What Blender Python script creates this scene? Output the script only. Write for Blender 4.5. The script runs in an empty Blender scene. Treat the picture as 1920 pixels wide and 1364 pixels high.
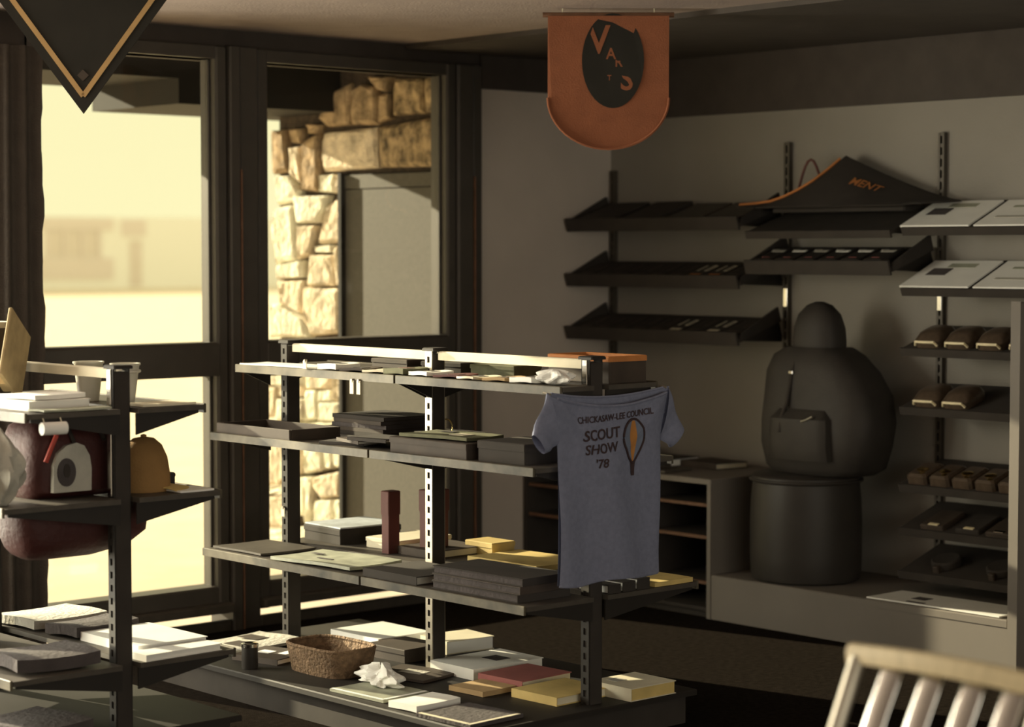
import bpy, bmesh, math, random
from mathutils import Vector, Matrix, Euler

random.seed(7)
sc = bpy.context.scene
C = sc.collection
PI = math.pi

# ------------------------------------------------------------------ camera
cd = bpy.data.cameras.new('camera')
cam = bpy.data.objects.new('camera', cd); C.objects.link(cam)
cam.location = (0, 0, 1.65)
_yaw, _pitch = math.radians(48), math.atan(212 / 4000)
cam.rotation_euler = Vector((math.cos(_yaw) * math.cos(_pitch), math.sin(_yaw) * math.cos(_pitch),
                             -math.sin(_pitch))).to_track_quat('-Z', 'Y').to_euler()
cd.sensor_width = 36; cd.lens = 75; cd.clip_end = 400
cd.dof.use_dof = True; cd.dof.focus_distance = 7.6; cd.dof.aperture_fstop = 1.9
sc.camera = cam

# ------------------------------------------------------------------ sky, sun, daylight of the shop front, added fill lamp
w = bpy.data.worlds.new('sky'); sc.world = w; w.use_nodes = True
w.node_tree.nodes['Background'].inputs[0].default_value = (1.0, 0.93, 0.55, 1)
w.node_tree.nodes['Background'].inputs[1].default_value = 1.12

sd = bpy.data.lights.new('sun', 'SUN'); sd.energy = 14; sd.angle = 0.009; sd.color = (1, 0.88, 0.62)
sun = bpy.data.objects.new('sun', sd); C.objects.link(sun); sun.location = (3, 20, 12)
_az, _el = math.radians(12), math.radians(16.2)
sun.rotation_euler = Vector((math.sin(_az) * math.cos(_el), -math.cos(_az) * math.cos(_el),
                             -math.sin(_el))).to_track_quat('-Z', 'Y').to_euler()


def area(name, loc, aim, sx, sy, power, col):
    d = bpy.data.lights.new(name, 'AREA'); d.shape = 'RECTANGLE'; d.size = sx; d.size_y = sy
    d.energy = power; d.color = col
    o = bpy.data.objects.new(name, d); C.objects.link(o); o.location = loc
    o.rotation_euler = Vector(aim).to_track_quat('-Z', 'Y').to_euler()
    return o


area('daylight_of_shop_front', (1.3, 7.95, 1.40), (0, -1, 0), 4.6, 2.1, 700, (1, 0.94, 0.80))
area('added_back_fill', (2.6, -1.7, 1.4), (0, 1, 0), 5.5, 1.9, 72, (1, 0.94, 0.88))  # fill lamp added behind the camera; no window is known there

vs = sc.view_settings
vs.view_transform = 'Standard'; vs.look = 'None'; vs.exposure = 0.0; vs.gamma = 1.0
vs.use_curve_mapping = False


# ------------------------------------------------------------------ materials
def M(name, col, rough=0.7, metal=0.0, var=0.12, scale=9.0, bump=0.0, bscale=60.0, spec=0.4, stretch=None):
    m = bpy.data.materials.new(name); m.use_nodes = True
    nt = m.node_tree; b = nt.nodes['Principled BSDF']
    b.inputs['Roughness'].default_value = rough; b.inputs['Metallic'].default_value = metal
    b.inputs['Specular IOR Level'].default_value = spec
    tc = nt.nodes.new('ShaderNodeTexCoord')
    src = tc.outputs['Object']
    if stretch:
        mp = nt.nodes.new('ShaderNodeMapping'); mp.inputs['Scale'].default_value = stretch
        nt.links.new(src, mp.inputs['Vector']); src = mp.outputs['Vector']
    n = nt.nodes.new('ShaderNodeTexNoise'); n.inputs['Scale'].default_value = scale
    n.inputs['Detail'].default_value = 5
    nt.links.new(src, n.inputs['Vector'])
    r = nt.nodes.new('ShaderNodeValToRGB')
    r.color_ramp.elements[0].position = 0.3; r.color_ramp.elements[1].position = 0.7
    r.color_ramp.elements[0].color = tuple(c * (1 - var) for c in col) + (1,)
    r.color_ramp.elements[1].color = tuple(min(1, c * (1 + var)) for c in col) + (1,)
    nt.links.new(n.outputs['Fac'], r.inputs['Fac']); nt.links.new(r.outputs['Color'], b.inputs['Base Color'])
    if bump:
        n2 = nt.nodes.new('ShaderNodeTexNoise'); n2.inputs['Scale'].default_value = bscale
        n2.inputs['Detail'].default_value = 6
        nt.links.new(src, n2.inputs['Vector'])
        bp = nt.nodes.new('ShaderNodeBump'); bp.inputs['Strength'].default_value = bump
        bp.inputs['Distance'].default_value = 0.02
        nt.links.new(n2.outputs['Fac'], bp.inputs['Height']); nt.links.new(bp.outputs['Normal'], b.inputs['Normal'])
    return m


def glass_mat(name, tint):
    m = bpy.data.materials.new(name); m.use_nodes = True
    nt = m.node_tree; nt.nodes.clear()
    out = nt.nodes.new('ShaderNodeOutputMaterial'); mix = nt.nodes.new('ShaderNodeMixShader')
    tr = nt.nodes.new('ShaderNodeBsdfTransparent'); gl = nt.nodes.new('ShaderNodeBsdfGlossy')
    lw = nt.nodes.new('ShaderNodeLayerWeight'); lw.inputs['Blend'].default_value = 0.5
    pw = nt.nodes.new('ShaderNodeMath'); pw.operation = 'POWER'; pw.inputs[1].default_value = 5.0
    fr = nt.nodes.new('ShaderNodeMath'); fr.operation = 'MULTIPLY_ADD'
    fr.inputs[1].default_value = 0.6; fr.inputs[2].default_value = 0.03
    nt.links.new(lw.outputs['Facing'], pw.inputs[0]); nt.links.new(pw.outputs[0], fr.inputs[0])
    tr.inputs['Color'].default_value = tint; gl.inputs['Roughness'].default_value = 0.03
    nt.links.new(fr.outputs[0], mix.inputs[0]); nt.links.new(tr.outputs[0], mix.inputs[1])
    nt.links.new(gl.outputs[0], mix.inputs[2]); nt.links.new(mix.outputs[0], out.inputs['Surface'])
    return m


mt = {}
mt['wall'] = M('lightened_wall_paint', (0.60, 0.53, 0.47), 0.85, var=0.05, scale=3, bump=0.15, bscale=120)  # colour lightened to stand in for light on the window wall
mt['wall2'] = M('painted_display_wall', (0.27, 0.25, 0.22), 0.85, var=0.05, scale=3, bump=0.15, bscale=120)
mt['darkwall'] = M('dark_fascia_paint', (0.058, 0.047, 0.040), 0.8)
mt['ceil'] = M('ceiling_plaster', (0.36, 0.29, 0.26), 0.9, var=0.06, bump=0.2, bscale=80)
mt['floor'] = M('dark_carpet', (0.018, 0.0145, 0.012), 1.0, var=0.25, scale=40, bump=0.4, bscale=300, spec=0.0)
mt['bronze'] = M('dark_bronze_frame', (0.066, 0.057, 0.048), 0.5, var=0.1, spec=0.5)
mt['glass'] = glass_mat('window_glass', (0.97, 0.97, 0.94, 1))
mt['mortar'] = M('dark_mortar', (0.07, 0.05, 0.035), 0.95, var=0.3, scale=30, bump=0.6, bscale=60)
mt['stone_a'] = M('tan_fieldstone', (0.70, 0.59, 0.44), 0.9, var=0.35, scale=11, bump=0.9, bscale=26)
mt['stone_b'] = M('buff_sunlit_fieldstone', (0.86, 0.77, 0.62), 0.9, var=0.28, scale=9, bump=0.8, bscale=30)
mt['stone_c'] = M('brown_shaded_fieldstone', (0.38, 0.27, 0.16), 0.9, var=0.5, scale=14, bump=1.0, bscale=22)
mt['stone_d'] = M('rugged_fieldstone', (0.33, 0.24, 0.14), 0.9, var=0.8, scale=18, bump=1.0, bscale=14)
mt['doorgrey'] = M('grey_door_paint', (0.085, 0.077, 0.064), 0.7, var=0.12, scale=60)
mt['pavement'] = M('pale_pavement', (0.72, 0.60, 0.47), 0.9, var=0.08, scale=2)
mt['facade'] = M('pale_facade', (0.99, 0.98, 0.99), 0.9, var=0.03)
mt['facade_dark'] = M('mauve_facade_band', (0.84, 0.76, 0.76), 0.9, var=0.04)
mt['facade_win'] = M('far_window_tint', (0.80, 0.72, 0.70), 0.5, var=0.04)
mt['soffit'] = M('dark_soffit', (0.016, 0.013, 0.010), 0.8)
mt['drape'] = M('dark_drape_cloth', (0.07, 0.058, 0.048), 0.95, bump=0.3, bscale=150)
mt['black'] = M('black_plastic', (0.034, 0.029, 0.025), 0.5, var=0.1, spec=0.35)
mt['blackmatte'] = M('black_matte', (0.040, 0.033, 0.028), 0.85, var=0.15)
mt['blackcloth'] = M('black_nylon', (0.036, 0.031, 0.027), 0.6, var=0.15, bump=0.1, bscale=120, spec=0.3)
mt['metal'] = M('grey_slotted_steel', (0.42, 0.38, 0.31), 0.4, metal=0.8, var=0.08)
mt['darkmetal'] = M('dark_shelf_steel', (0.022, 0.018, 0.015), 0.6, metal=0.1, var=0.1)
mt['steeldark'] = M('dull_standard_steel', (0.085, 0.073, 0.058), 0.5, metal=0.2, var=0.1)
mt['chrome'] = M('chrome', (0.72, 0.70, 0.66), 0.16, metal=1.0, var=0.02)
mt['shelfmetal'] = M('worn_shelf_steel', (0.075, 0.064, 0.052), 0.55, metal=0.1, var=0.15, scale=20)
mt['rail'] = M('price_rail', (0.085, 0.072, 0.048), 0.5, var=0.7, scale=9)
mt['white'] = M('white_paper', (0.90, 0.89, 0.84), 0.6, var=0.04)
mt['cream'] = M('cream_card', (0.72, 0.66, 0.50), 0.75, var=0.08)
mt['yellow'] = M('yellow_card', (0.64, 0.48, 0.18), 0.7, var=0.15)
mt['tan'] = M('tan_card', (0.44, 0.30, 0.15), 0.8, var=0.15)
mt['olive'] = M('olive_tan_board', (0.36, 0.27, 0.14), 0.85, var=0.18, scale=20)
mt['green'] = M('dull_green_card', (0.12, 0.12, 0.065), 0.8, var=0.25, scale=20)
mt['greygreen'] = M('grey_green_print', (0.34, 0.35, 0.27), 0.6, var=0.25, scale=16)
mt['maroon'] = M('maroon_card', (0.11, 0.035, 0.03), 0.6, var=0.15)
mt['rosebook'] = M('rose_red_cover', (0.36, 0.12, 0.11), 0.65, var=0.15)
mt['darkred'] = M('dark_red_nylon', (0.055, 0.011, 0.009), 0.6, var=0.2, bump=0.2)
mt['red'] = M('red_webbing', (0.45, 0.06, 0.04), 0.6)
mt['bluewhite'] = M('pale_blue_cover', (0.55, 0.60, 0.64), 0.5, var=0.15, scale=25)
mt['brown'] = M('brown_cover', (0.055, 0.040, 0.030), 0.7, var=0.25)
mt['orange'] = M('orange_brown_card', (0.50, 0.19, 0.055), 0.7, var=0.2)
mt['wicker'] = M('brown_basket', (0.22, 0.14, 0.08), 0.85, var=0.3, scale=50, bump=0.8, bscale=80)
mt['shirt'] = M('heather_blue_jersey', (0.20, 0.215, 0.305), 0.95, var=0.09, scale=60, bump=0.15, bscale=250)
mt['shirtdark'] = M('shirt_print_maroon', (0.05, 0.03, 0.032), 0.9)
mt['balloonblue'] = M('shirt_print_blue', (0.17, 0.20, 0.28), 0.9)
mt['balloonorange'] = M('shirt_print_orange', (0.50, 0.22, 0.06), 0.9)
mt['banner'] = M('orange_felt', (0.27, 0.095, 0.045), 0.95, var=0.10, scale=12, bump=0.2, bscale=200)
mt['bannerdark'] = M('dark_felt', (0.022, 0.020, 0.016), 0.95)
mt['gold'] = M('gold_trim', (0.46, 0.29, 0.12), 0.7, var=0.1)
mt['plinth'] = M('offwhite_laminate', (0.185, 0.162, 0.14), 0.6, var=0.05, scale=4)
mt['wood'] = M('reddish_wood_edge', (0.16, 0.08, 0.045), 0.6, var=0.2, scale=20)
mt['cup'] = M('milky_plastic', (0.55, 0.53, 0.46), 0.35, var=0.05)
mt['tanhat'] = M('tan_felt', (0.30, 0.17, 0.06), 0.9, var=0.12, bump=0.2, bscale=150)
mt['clothwhite'] = M('pale_grey_cloth', (0.48, 0.46, 0.40), 0.95, var=0.12, bump=0.3, bscale=60)
mt['clothdark'] = M('dark_grey_cloth', (0.075, 0.064, 0.064), 0.95, var=0.2, bump=0.3, bscale=60)
mt['pouch'] = M('brown_translucent_pouch', (0.085, 0.060, 0.042), 0.3, var=0.25, scale=40, spec=0.6)
mt['pouchlid'] = M('pale_pouch_edge', (0.85, 0.74, 0.48), 0.45, var=0.15, scale=60)
mt['brass'] = M('brass', (0.70, 0.52, 0.22), 0.25, metal=1.0)
mt['chaircream'] = M('cream_wood', (0.50, 0.40, 0.24), 0.55, var=0.12, scale=15, stretch=(1, 8, 1))


# ------------------------------------------------------------------ mesh helpers
class MB:
    """collects shapes in world (or local) coordinates; build() links them as ONE mesh object"""

    def __init__(s): s.v = []; s.f = []

    def add(s, vs_, fs_):
        n = len(s.v); s.v += [tuple(v) for v in vs_]; s.f += [tuple(i + n for i in f) for f in fs_]; return s

    def box(s, x0, x1, y0, y1, z0, z1, mat=None):
        vv = [(x, y, z) for z in (z0, z1) for y in (y0, y1) for x in (x0, x1)]
        if mat is not None: vv = [mat @ Vector(v) for v in vv]
        return s.add(vv, [(0, 2, 3, 1), (4, 5, 7, 6), (0, 1, 5, 4), (2, 6, 7, 3), (0, 4, 6, 2), (1, 3, 7, 5)])

    def rbox(s, x0, x1, y0, y1, z0, z1, r=0.004, mat=None):
        """box with chamfered vertical edges and top edges"""
        r = min(r, (x1 - x0) * .45, (y1 - y0) * .45, (z1 - z0) * .9)

        def ring(d, z):
            a, b, c, e = x0 + d, x1 - d, y0 + d, y1 - d
            return [(a + r, c, z), (b - r, c, z), (b, c + r, z), (b, e - r, z), (b - r, e, z), (a + r, e, z),
                    (a, e - r, z), (a, c + r, z)]
        rings = [ring(0, z0), ring(0, z1 - r), ring(r, z1)]
        return s.loft(rings, mat)

    def loft(s, rings, mat=None, cap0=True, cap1=True):
        n = len(rings[0]); vv = [p for r in rings for p in r]
        if mat is not None: vv = [mat @ Vector(p) for p in vv]
        ff = []
        for k in range(len(rings) - 1):
            for i in range(n):
                j = (i + 1) % n
                ff.append((k * n + i, k * n + j, (k + 1) * n + j, (k + 1) * n + i))
        if cap0: ff.append(tuple(range(n - 1, -1, -1)))
        if cap1: ff.append(tuple((len(rings) - 1) * n + i for i in range(n)))
        return s.add(vv, ff)

    def lathe(s, prof, cx=0, cy=0, cz=0, n=24, sx=1.0, sy=1.0):
        return s.loft([[(cx + r * sx * math.cos(2 * PI * i / n), cy + r * sy * math.sin(2 * PI * i / n), cz + z)
                        for i in range(n)] for r, z in prof])

    def tube(s, pts, r, n=8, closed=False):
        pts = [Vector(p) for p in pts]; rings = []
        m = len(pts)
        for i, p in enumerate(pts):
            a = pts[i - 1] if (i > 0 or closed) else p
            b = pts[(i + 1) % m] if (i < m - 1 or closed) else p
            t = (b - a).normalized()
            u = t.cross(Vector((0, 0, 1)))
            if u.length < 1e-3: u = t.cross(Vector((0, 1, 0)))
            u.normalize(); q = u.cross(t)
            rings.append([p + u * (r * math.cos(2 * PI * k / n)) + q * (r * math.sin(2 * PI * k / n)) for k in range(n)])
        if closed:
            rings.append(rings[0])
            return s.loft(rings, None, False, False)
        return s.loft(rings)

    def prism(s, poly, axis, a, b):
        """polygon in the two other axes, extruded along axis from a to b"""
        def P(p, t):
            return {'x': (t, p[0], p[1]), 'y': (p[0], t, p[1]), 'z': (p[0], p[1], t)}[axis]
        return s.loft([[P(p, a) for p in poly], [P(p, b) for p in poly]])

    def grid(s, fn, nu, nv):
        vv = [fn(i / nu, j / nv) for j in range(nv + 1) for i in range(nu + 1)]
        ff = [(j * (nu + 1) + i, j * (nu + 1) + i + 1, (j + 1) * (nu + 1) + i + 1, (j + 1) * (nu + 1) + i)
              for j in range(nv) for i in range(nu)]
        return s.add(vv, ff)

    def slab(s, fn, th, nu, nv):
        """a closed sheet: fn(u,v) gives the top, th its thickness downwards (a vector)"""
        th = Vector(th)
        n = (nu + 1) * (nv + 1)
        top = [Vector(fn(i / nu, j / nv)) for j in range(nv + 1) for i in range(nu + 1)]
        vv = top + [p + th for p in top]
        id_ = lambda i, j: j * (nu + 1) + i
        ff = []
        for j in range(nv):
            for i in range(nu):
                q = (id_(i, j), id_(i + 1, j), id_(i + 1, j + 1), id_(i, j + 1))
                ff.append(q); ff.append(tuple(k + n for k in reversed(q)))
        bd = [id_(i, 0) for i in range(nu)] + [id_(nu, j) for j in range(nv)] + \
             [id_(i, nv) for i in range(nu, 0, -1)] + [id_(0, j) for j in range(nv, 0, -1)]
        for k in range(len(bd)):
            a, b = bd[k], bd[(k + 1) % len(bd)]
            ff.append((b, a, a + n, b + n))
        return s.add(vv, ff)

    def build(s, name, mat, parent=None, world=True, smooth=False, loc=None):
        me = bpy.data.meshes.new(name)
        off = Vector((0, 0, 0))
        if parent is not None and world: off = root_of(parent)
        if loc is not None and parent is None: off = Vector(loc)
        me.from_pydata([tuple(Vector(v) - off) for v in s.v], [], s.f)
        bm = bmesh.new(); bm.from_mesh(me)
        bmesh.ops.recalc_face_normals(bm, faces=bm.faces); bm.to_mesh(me); bm.free()
        if smooth:
            for p in me.polygons: p.use_smooth = True
            try: me.set_sharp_from_angle(angle=math.radians(40))
            except Exception: pass
        me.materials.append(mt[mat] if isinstance(mat, str) else mat)
        o = bpy.data.objects.new(name, me); C.objects.link(o)
        if parent is not None: o.parent = parent
        elif loc is not None: o.location = loc
        return o


def root_of(o):
    v = Vector((0, 0, 0))
    while o is not None: v += o.location; o = o.parent
    return v


def tag(o, label, cat, group=None):
    o['label'] = label; o['category'] = cat
    if group: o['group'] = group
    return o


def struct(o): o['kind'] = 'structure'; return o


def thing(name, label, cat, loc=(0, 0, 0), rot=(0, 0, 0), group=None):
    o = bpy.data.objects.new(name, None); C.objects.link(o)
    o.empty_display_size = 0.05; o.location = loc; o.rotation_euler = rot
    return tag(o, label, cat, group)


def sring(cx, cy, z, rx, ry, n=24, e=0.6):
    """super-ellipse ring (e=1 round, smaller = boxier)"""
    out = []
    for i in range(n):
        a = 2 * PI * i / n; c, s_ = math.cos(a), math.sin(a)
        out.append((cx + rx * math.copysign(abs(c) ** e, c), cy + ry * math.copysign(abs(s_) ** e, s_), z))
    return out


def text_mesh(body, size, align='CENTER'):
    cu = bpy.data.curves.new('lettering', 'FONT'); cu.body = body; cu.size = size; cu.align_x = align
    cu.offset = size * 0.018; cu.resolution_u = 3
    o = bpy.data.objects.new('lettering', cu); C.objects.link(o)
    dg = bpy.context.evaluated_depsgraph_get()
    me = bpy.data.meshes.new_from_object(o.evaluated_get(dg))
    vv = [v.co.copy() for v in me.vertices]; ff = [tuple(p.vertices) for p in me.polygons]
    bpy.data.objects.remove(o); bpy.data.curves.remove(cu); bpy.data.meshes.remove(me)
    return vv, ff


ORD = ['first', 'second', 'third', 'fourth', 'fifth', 'sixth', 'seventh', 'eighth', 'ninth']

# ------------------------------------------------------------------ the room
XW, YW, ZC = 7.605, 7.70, 2.60     # display wall, window wall, ceiling
struct(MB().box(-2.1, 7.9, -2.1, YW + .12, -0.06, 0).build('floor', 'floor'))
struct(MB().box(-2.1, 7.9, -2.1, YW + .12, ZC, ZC + .1).build('ceiling', 'ceil'))
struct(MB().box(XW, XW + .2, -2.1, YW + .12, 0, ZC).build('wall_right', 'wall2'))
struct(MB().box(-2.1, -2.0, -2.1, YW + .12, 0, ZC).build('wall_left', 'wall'))
b = MB()
b.box(-2, XW, -2.1, -2.0, 0, 0.4); b.box(-2, XW, -2.1, -2.0, 2.4, ZC)
b.box(-2, -0.2, -2.1, -2.0, 0.4, 2.4); b.box(5.4, XW, -2.1, -2.0, 0.4, 2.4)
struct(b.build('wall_back', 'wall'))
# window wall: solid pier beside the corner, dark header over the glass, low sill wall at the left
wf = MB()
wf.box(6.71, XW, YW, YW + .12, 0, ZC)
struct(wf.build('wall_front', 'wall'))
struct(MB().box(-2.0, 6.71, YW - .01, YW + .13, 2.47, ZC).build('trim_1', 'darkwall'))
struct(MB().box(-2.0, -1.0, YW, YW + .12, 0, 2.47).build('trim_2', 'wall'))
struct(MB().box(6.25, XW - .03, -2.0, YW - .03, ZC - .022, ZC).build('trim_9', 'darkwall'))
# dark valance band along the top of the display wall
struct(MB().box(XW - .03, XW, -2.0, YW, 2.30, ZC).build('trim_3', 'darkwall'))
struct(MB().box(6.715, XW - .03, YW - .03, YW, 2.42, ZC).build('trim_4', 'darkwall'))
struct(MB().box(6.715, 6.995, YW - .012, YW, 0, .05).build('baseboard_front', 'darkwall'))


def window(name, x0, x1, zs, y0=YW - .03, y1=YW + .09, stile=0.0, sill=True):
    """frame round two panes one above the other; x0..x1 is the visible glass"""
    root = thing(name, 'x', 'window', ((x0 + x1) / 2, YW, 0)); del root['label']; del root['category']
    struct(root)
    (za, zb), (zc, zd) = zs
    MB().rbox(x0 - .06, x1 + .06, y0, y1, za - .12, za, .008).build('bottom_rail', 'bronze', root)
    MB().rbox(x0 - .02, x1 + .02, y0 - .012, y1, zb, zc, .012).build('middle_rail', 'bronze', root)
    MB().rbox(x0 - .06, x1 + .06, y0, y1, zd, zd + .06, .008).build('top_rail', 'bronze', root)
    for xa, xb in ((x0 - .06, x0), (x1, x1 + .06)):
        MB().rbox(xa, xb, y0 - .008, y1, za - .12, zd + .06, .01).build('stile', 'bronze', root)
    for z0, z1 in zs:
        MB().box(x0 - .01, x1 + .01, YW + .03, YW + .036, z0 - .01, z1 + .01).build('pane', 'glass', root)
        for xa, xb in ((x0, x0 + .012), (x1 - .012, x1)):
            MB().rbox(xa, xb, YW + .005, YW + .03, z0, z1, .004).build('glazing_bead', 'bronze', root)
    if sill:
        MB().rbox(x0 - .06, x1 + .06, y0 - .05, y0 + .02, .085, .125, .008).build('sill', 'shelfmetal', root)
        MB().rbox(x0 - .06, x1 + .06, y0 - .015, y0 + .02, 0, .045, .006).build('kick_plate', 'shelfmetal', root)
    return root


window('window_1', 4.36, 5.195, ((.195, 1.11), (1.255, 2.47)))
window('window_2', 5.47, 6.49, ((.195, 1.10), (1.255, 2.47)))
# deep post between the two windows and the jamb against the pier
p = thing('trim_5', 'x', 'x', (5.33, YW, 0)); del p['label']; del p['category']; struct(p)
MB().rbox(5.255, 5.308, YW - .06, YW + .12, 0, 2.53, .006).build('post_half', 'bronze', p)
MB().rbox(5.314, 5.410, YW - .045, YW + .12, 0, 2.53, .006).build('post_half', 'bronze', p)
MB().rbox(5.307, 5.315, YW - .064, YW - .04, 0, 2.0, .002).build('seam_bead', 'wood', p)  # reddish colour carries the faint highlight along the frame joint
p = thing('trim_6', 'x', 'x', (6.63, YW, 0)); del p['label']; del p['category']; struct(p)
MB().rbox(6.55, 6.65, YW - .05, YW + .1, 0, 2.53, .01).build('jamb_post', 'bronze', p)
MB().rbox(6.656, 6.715, YW - .035, YW + .1, 0, 2.53, .008).build('jamb_post', 'bronze', p)
MB().rbox(6.648, 6.658, YW - .055, YW - .03, 0, 2.0, .002).build('seam_bead', 'wood', p)
# the shop front goes on to the left of the view
k = 3
for x0, x1 in ((-.9, 1.0), (1.15, 2.7), (2.85, 4.17)):
    window('window_%d' % k, x0 + .06, x1 - .06, ((.195, 1.11), (1.255, 2.40)), sill=False); k += 1
struct(MB().box(-1.0, 4.30, YW, YW + .1, 0, .08).build('trim_7', 'bronze'))
struct(MB().box(4.17, 4.30, YW, YW + .1, 0.08, 2.47).build('trim_8', 'bronze'))

# ------------------------------------------------------------------ outside
struct(MB().box(-90, 150, YW + .12, 190, -0.1, -0.02).build('pavement_ground', 'pavement'))
can = thing('entrance_canopy', 'x', 'x', (4, 9, 2.35)); del can['label']; del can['category']; struct(can)
MB().box(5.66, 9.0, 8.66, 9.45, 2.35, 2.85).build('fascia_beam', 'soffit', can)
MB().box(-3.0, 5.66, 8.66, 9.45, 2.47, 2.85).build('fascia_beam', 'soffit', can)
MB().box(-3.0, 9.0, YW + .13, 8.70, 2.72, 2.85).build('soffit_panel', 'soffit', can)
STONES = [
    "8.77,2.21 8.74,2.25 8.33,2.26 8.32,2.06 8.75,2.05 8.78,2.12",
    "8.53,2.45 8.45,2.48 8.34,2.46 8.32,2.41 8.32,2.27 8.53,2.28",
    "8.73,2.44 8.55,2.49 8.54,2.28 8.74,2.28 8.81,2.32",
    "8.38,2.51 8.22,2.5 8.24,2.43 8.3,2.44",
    "8.29,2.42 8.22,2.42 8.22,2.3 8.3,2.28",
    "8.19,2.49 7.96,2.48 7.95,2.31 8.2,2.31",
    "8.3,2.26 7.84,2.29 7.83,2.05 8.29,2.06",
    "7.94,2.48 7.8,2.48 7.8,2.3 7.93,2.31",
    "9.21,2.28 9.1,2.28 9.07,2.06 9.2,2.05",
    "9.05,2.28 8.93,2.28 8.94,2.2 9.02,2.21",
    "9.06,2.19 8.97,2.19 8.96,1.99 9.06,2.05",
    "8.94,2.21 8.8,2.25 8.79,2.05 8.81,1.95 8.95,1.96",
    "8.9,2.3 8.78,2.29 8.8,2.25 8.88,2.25",
    "8.8,2.04 8.67,2.04 8.67,1.94 8.8,1.95",
    "8.66,2.03 8.6,2.04 8.6,1.93 8.66,1.94",
    "9.19,2.04 9.06,2.04 8.96,1.96 8.97,1.9 9.16,1.89",
    "9.01,1.93 8.72,1.93 8.74,1.87 8.8,1.79 8.99,1.79",
    "8.72,1.89 8.6,1.92 8.6,1.69 8.8,1.68 8.76,1.81",
    "9.18,1.87 9.02,1.89 9.0,1.78 8.99,1.6 9.17,1.58 9.21,1.77",
    "8.98,1.78 8.83,1.78 8.83,1.71 8.89,1.63 8.98,1.6",
    "8.84,1.67 8.68,1.68 8.68,1.64 8.82,1.64",
    "8.66,1.67 8.6,1.68 8.6,1.47 8.65,1.47",
    "8.87,1.63 8.67,1.63 8.66,1.47 8.91,1.46",
    "9.17,1.57 8.94,1.6 8.93,1.51 9.17,1.5",
    "9.17,1.49 8.93,1.5 8.96,1.32 9.15,1.37",
    "8.93,1.46 8.61,1.46 8.61,1.23 8.87,1.21 8.95,1.31",
    "9.23,1.37 9.16,1.37 8.92,1.3 8.88,1.2 9.23,1.19",
    "9.3,1.01 8.93,1.03 8.94,0.95 9.3,0.93",
    "9.3,0.93 9.18,0.93 9.18,0.77 9.3,0.76",
    "9.17,0.93 8.94,0.95 8.94,0.89 9.17,0.88",
    "9.17,0.87 8.93,0.88 8.93,0.77 9.17,0.75",
    "8.92,1.03 8.7,1.04 8.7,0.94 8.92,0.93",
    "8.92,0.93 8.83,0.93 8.82,0.78 8.93,0.76",
    "8.81,0.93 8.69,0.94 8.69,0.88 8.81,0.87",
    "8.68,1.04 8.61,1.05 8.61,0.88 8.68,0.88",
    "8.81,0.87 8.61,0.88 8.61,0.78 8.81,0.77",
    "9.3,0.74 8.97,0.76 8.96,0.66 9.3,0.64",
    "8.96,0.76 8.61,0.78 8.61,0.69 8.95,0.66",
    "9.3,0.64 8.93,0.66 8.94,0.49 9.05,0.47 9.16,0.41 9.31,0.4",
    "8.93,0.66 8.77,0.63 8.77,0.52 8.92,0.49",
    "8.76,0.63 8.7,0.64 8.7,0.53 8.76,0.53",
    "8.69,0.68 8.61,0.68 8.61,0.54 8.69,0.54",
    "9.04,0.47 8.93,0.48 8.93,0.27 9.05,0.26",
    "8.85,0.48 8.61,0.53 8.61,0.4 8.78,0.37 8.86,0.43",
    "8.93,0.48 8.86,0.48 8.87,0.3 8.93,0.23",
    "8.85,0.36 8.69,0.38 8.69,0.26 8.86,0.24",
    "8.68,0.38 8.61,0.39 8.61,0.26 8.68,0.26",
    "9.31,0.39 9.16,0.4 9.06,0.46 9.05,0.38 9.23,0.36 9.31,0.34",
    "9.31,0.34 9.05,0.37 9.06,0.2 9.31,0.17",
    "9.31,0.16 8.61,0.26 8.61,0.18 9.31,0.1",
]

# stone side wall of the entrance, seen through the right-hand window
XS = 6.60
sw = thing('wall_stone', 'x', 'x', (XS, 8.45, 0)); del sw['label']; del sw['category']; struct(sw)
b = MB()
b.box(XS + .03, XS + .35, 8.60, 9.19, 0, 2.72); b.box(XS + .03, XS + .35, YW + .13, 8.60, 2.035, 2.72)
b.box(XS + .10, XS + .35, YW + .13, 8.60, 0, 2.035)
b.build('mortar', 'mortar', sw)
_mats = ['stone_a', 'stone_b', 'stone_c']
for i, t in enumerate(STONES):
    poly = [tuple(float(q) for q in s_.split(',')) for s_ in t.split()]
    cy = sum(q[0] for q in poly) / len(poly); cz = sum(q[1] for q in poly) / len(poly)
    # refine the outline so that the edge is uneven
    fine = []
    for a_, b_ in zip(poly, poly[1:] + poly[:1]):
        fine.append(a_)
        for t_ in (.33, .66):
            j = random.uniform(-.004, .006)
            fine.append((a_[0] + (b_[0] - a_[0]) * t_ + (cy - (a_[0] + b_[0]) / 2) * j * 3,
                         a_[1] + (b_[1] - a_[1]) * t_ + (cz - (a_[1] + b_[1]) / 2) * j * 3))
    proud = random.uniform(.0, .018)
    rings = []
    for sc_, dx in ((1.0, .06), (1.0, .012), (.93, -.004), (.80, -.012)):
        rings.append([(XS + dx - proud + (random.uniform(-.005, .005) if dx < .02 else 0),
                       cy + (q[0] - cy) * sc_, cz + (q[1] - cz) * sc_) for q in fine])
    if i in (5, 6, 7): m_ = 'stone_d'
    elif cz > 2.03: m_ = random.choice(['stone_c', 'stone_a', 'stone_c'])  # browner stones higher up hold the canopy's shade in their colour
    else: m_ = random.choice(['stone_a', 'stone_b', 'stone_b'])  # paler stones lower down hold the brighter light in their colour
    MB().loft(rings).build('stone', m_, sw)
dr = thing('door_1', 'x', 'x', (XS, 8.2, 0)); del dr['label']; del dr['category']; struct(dr)
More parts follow.
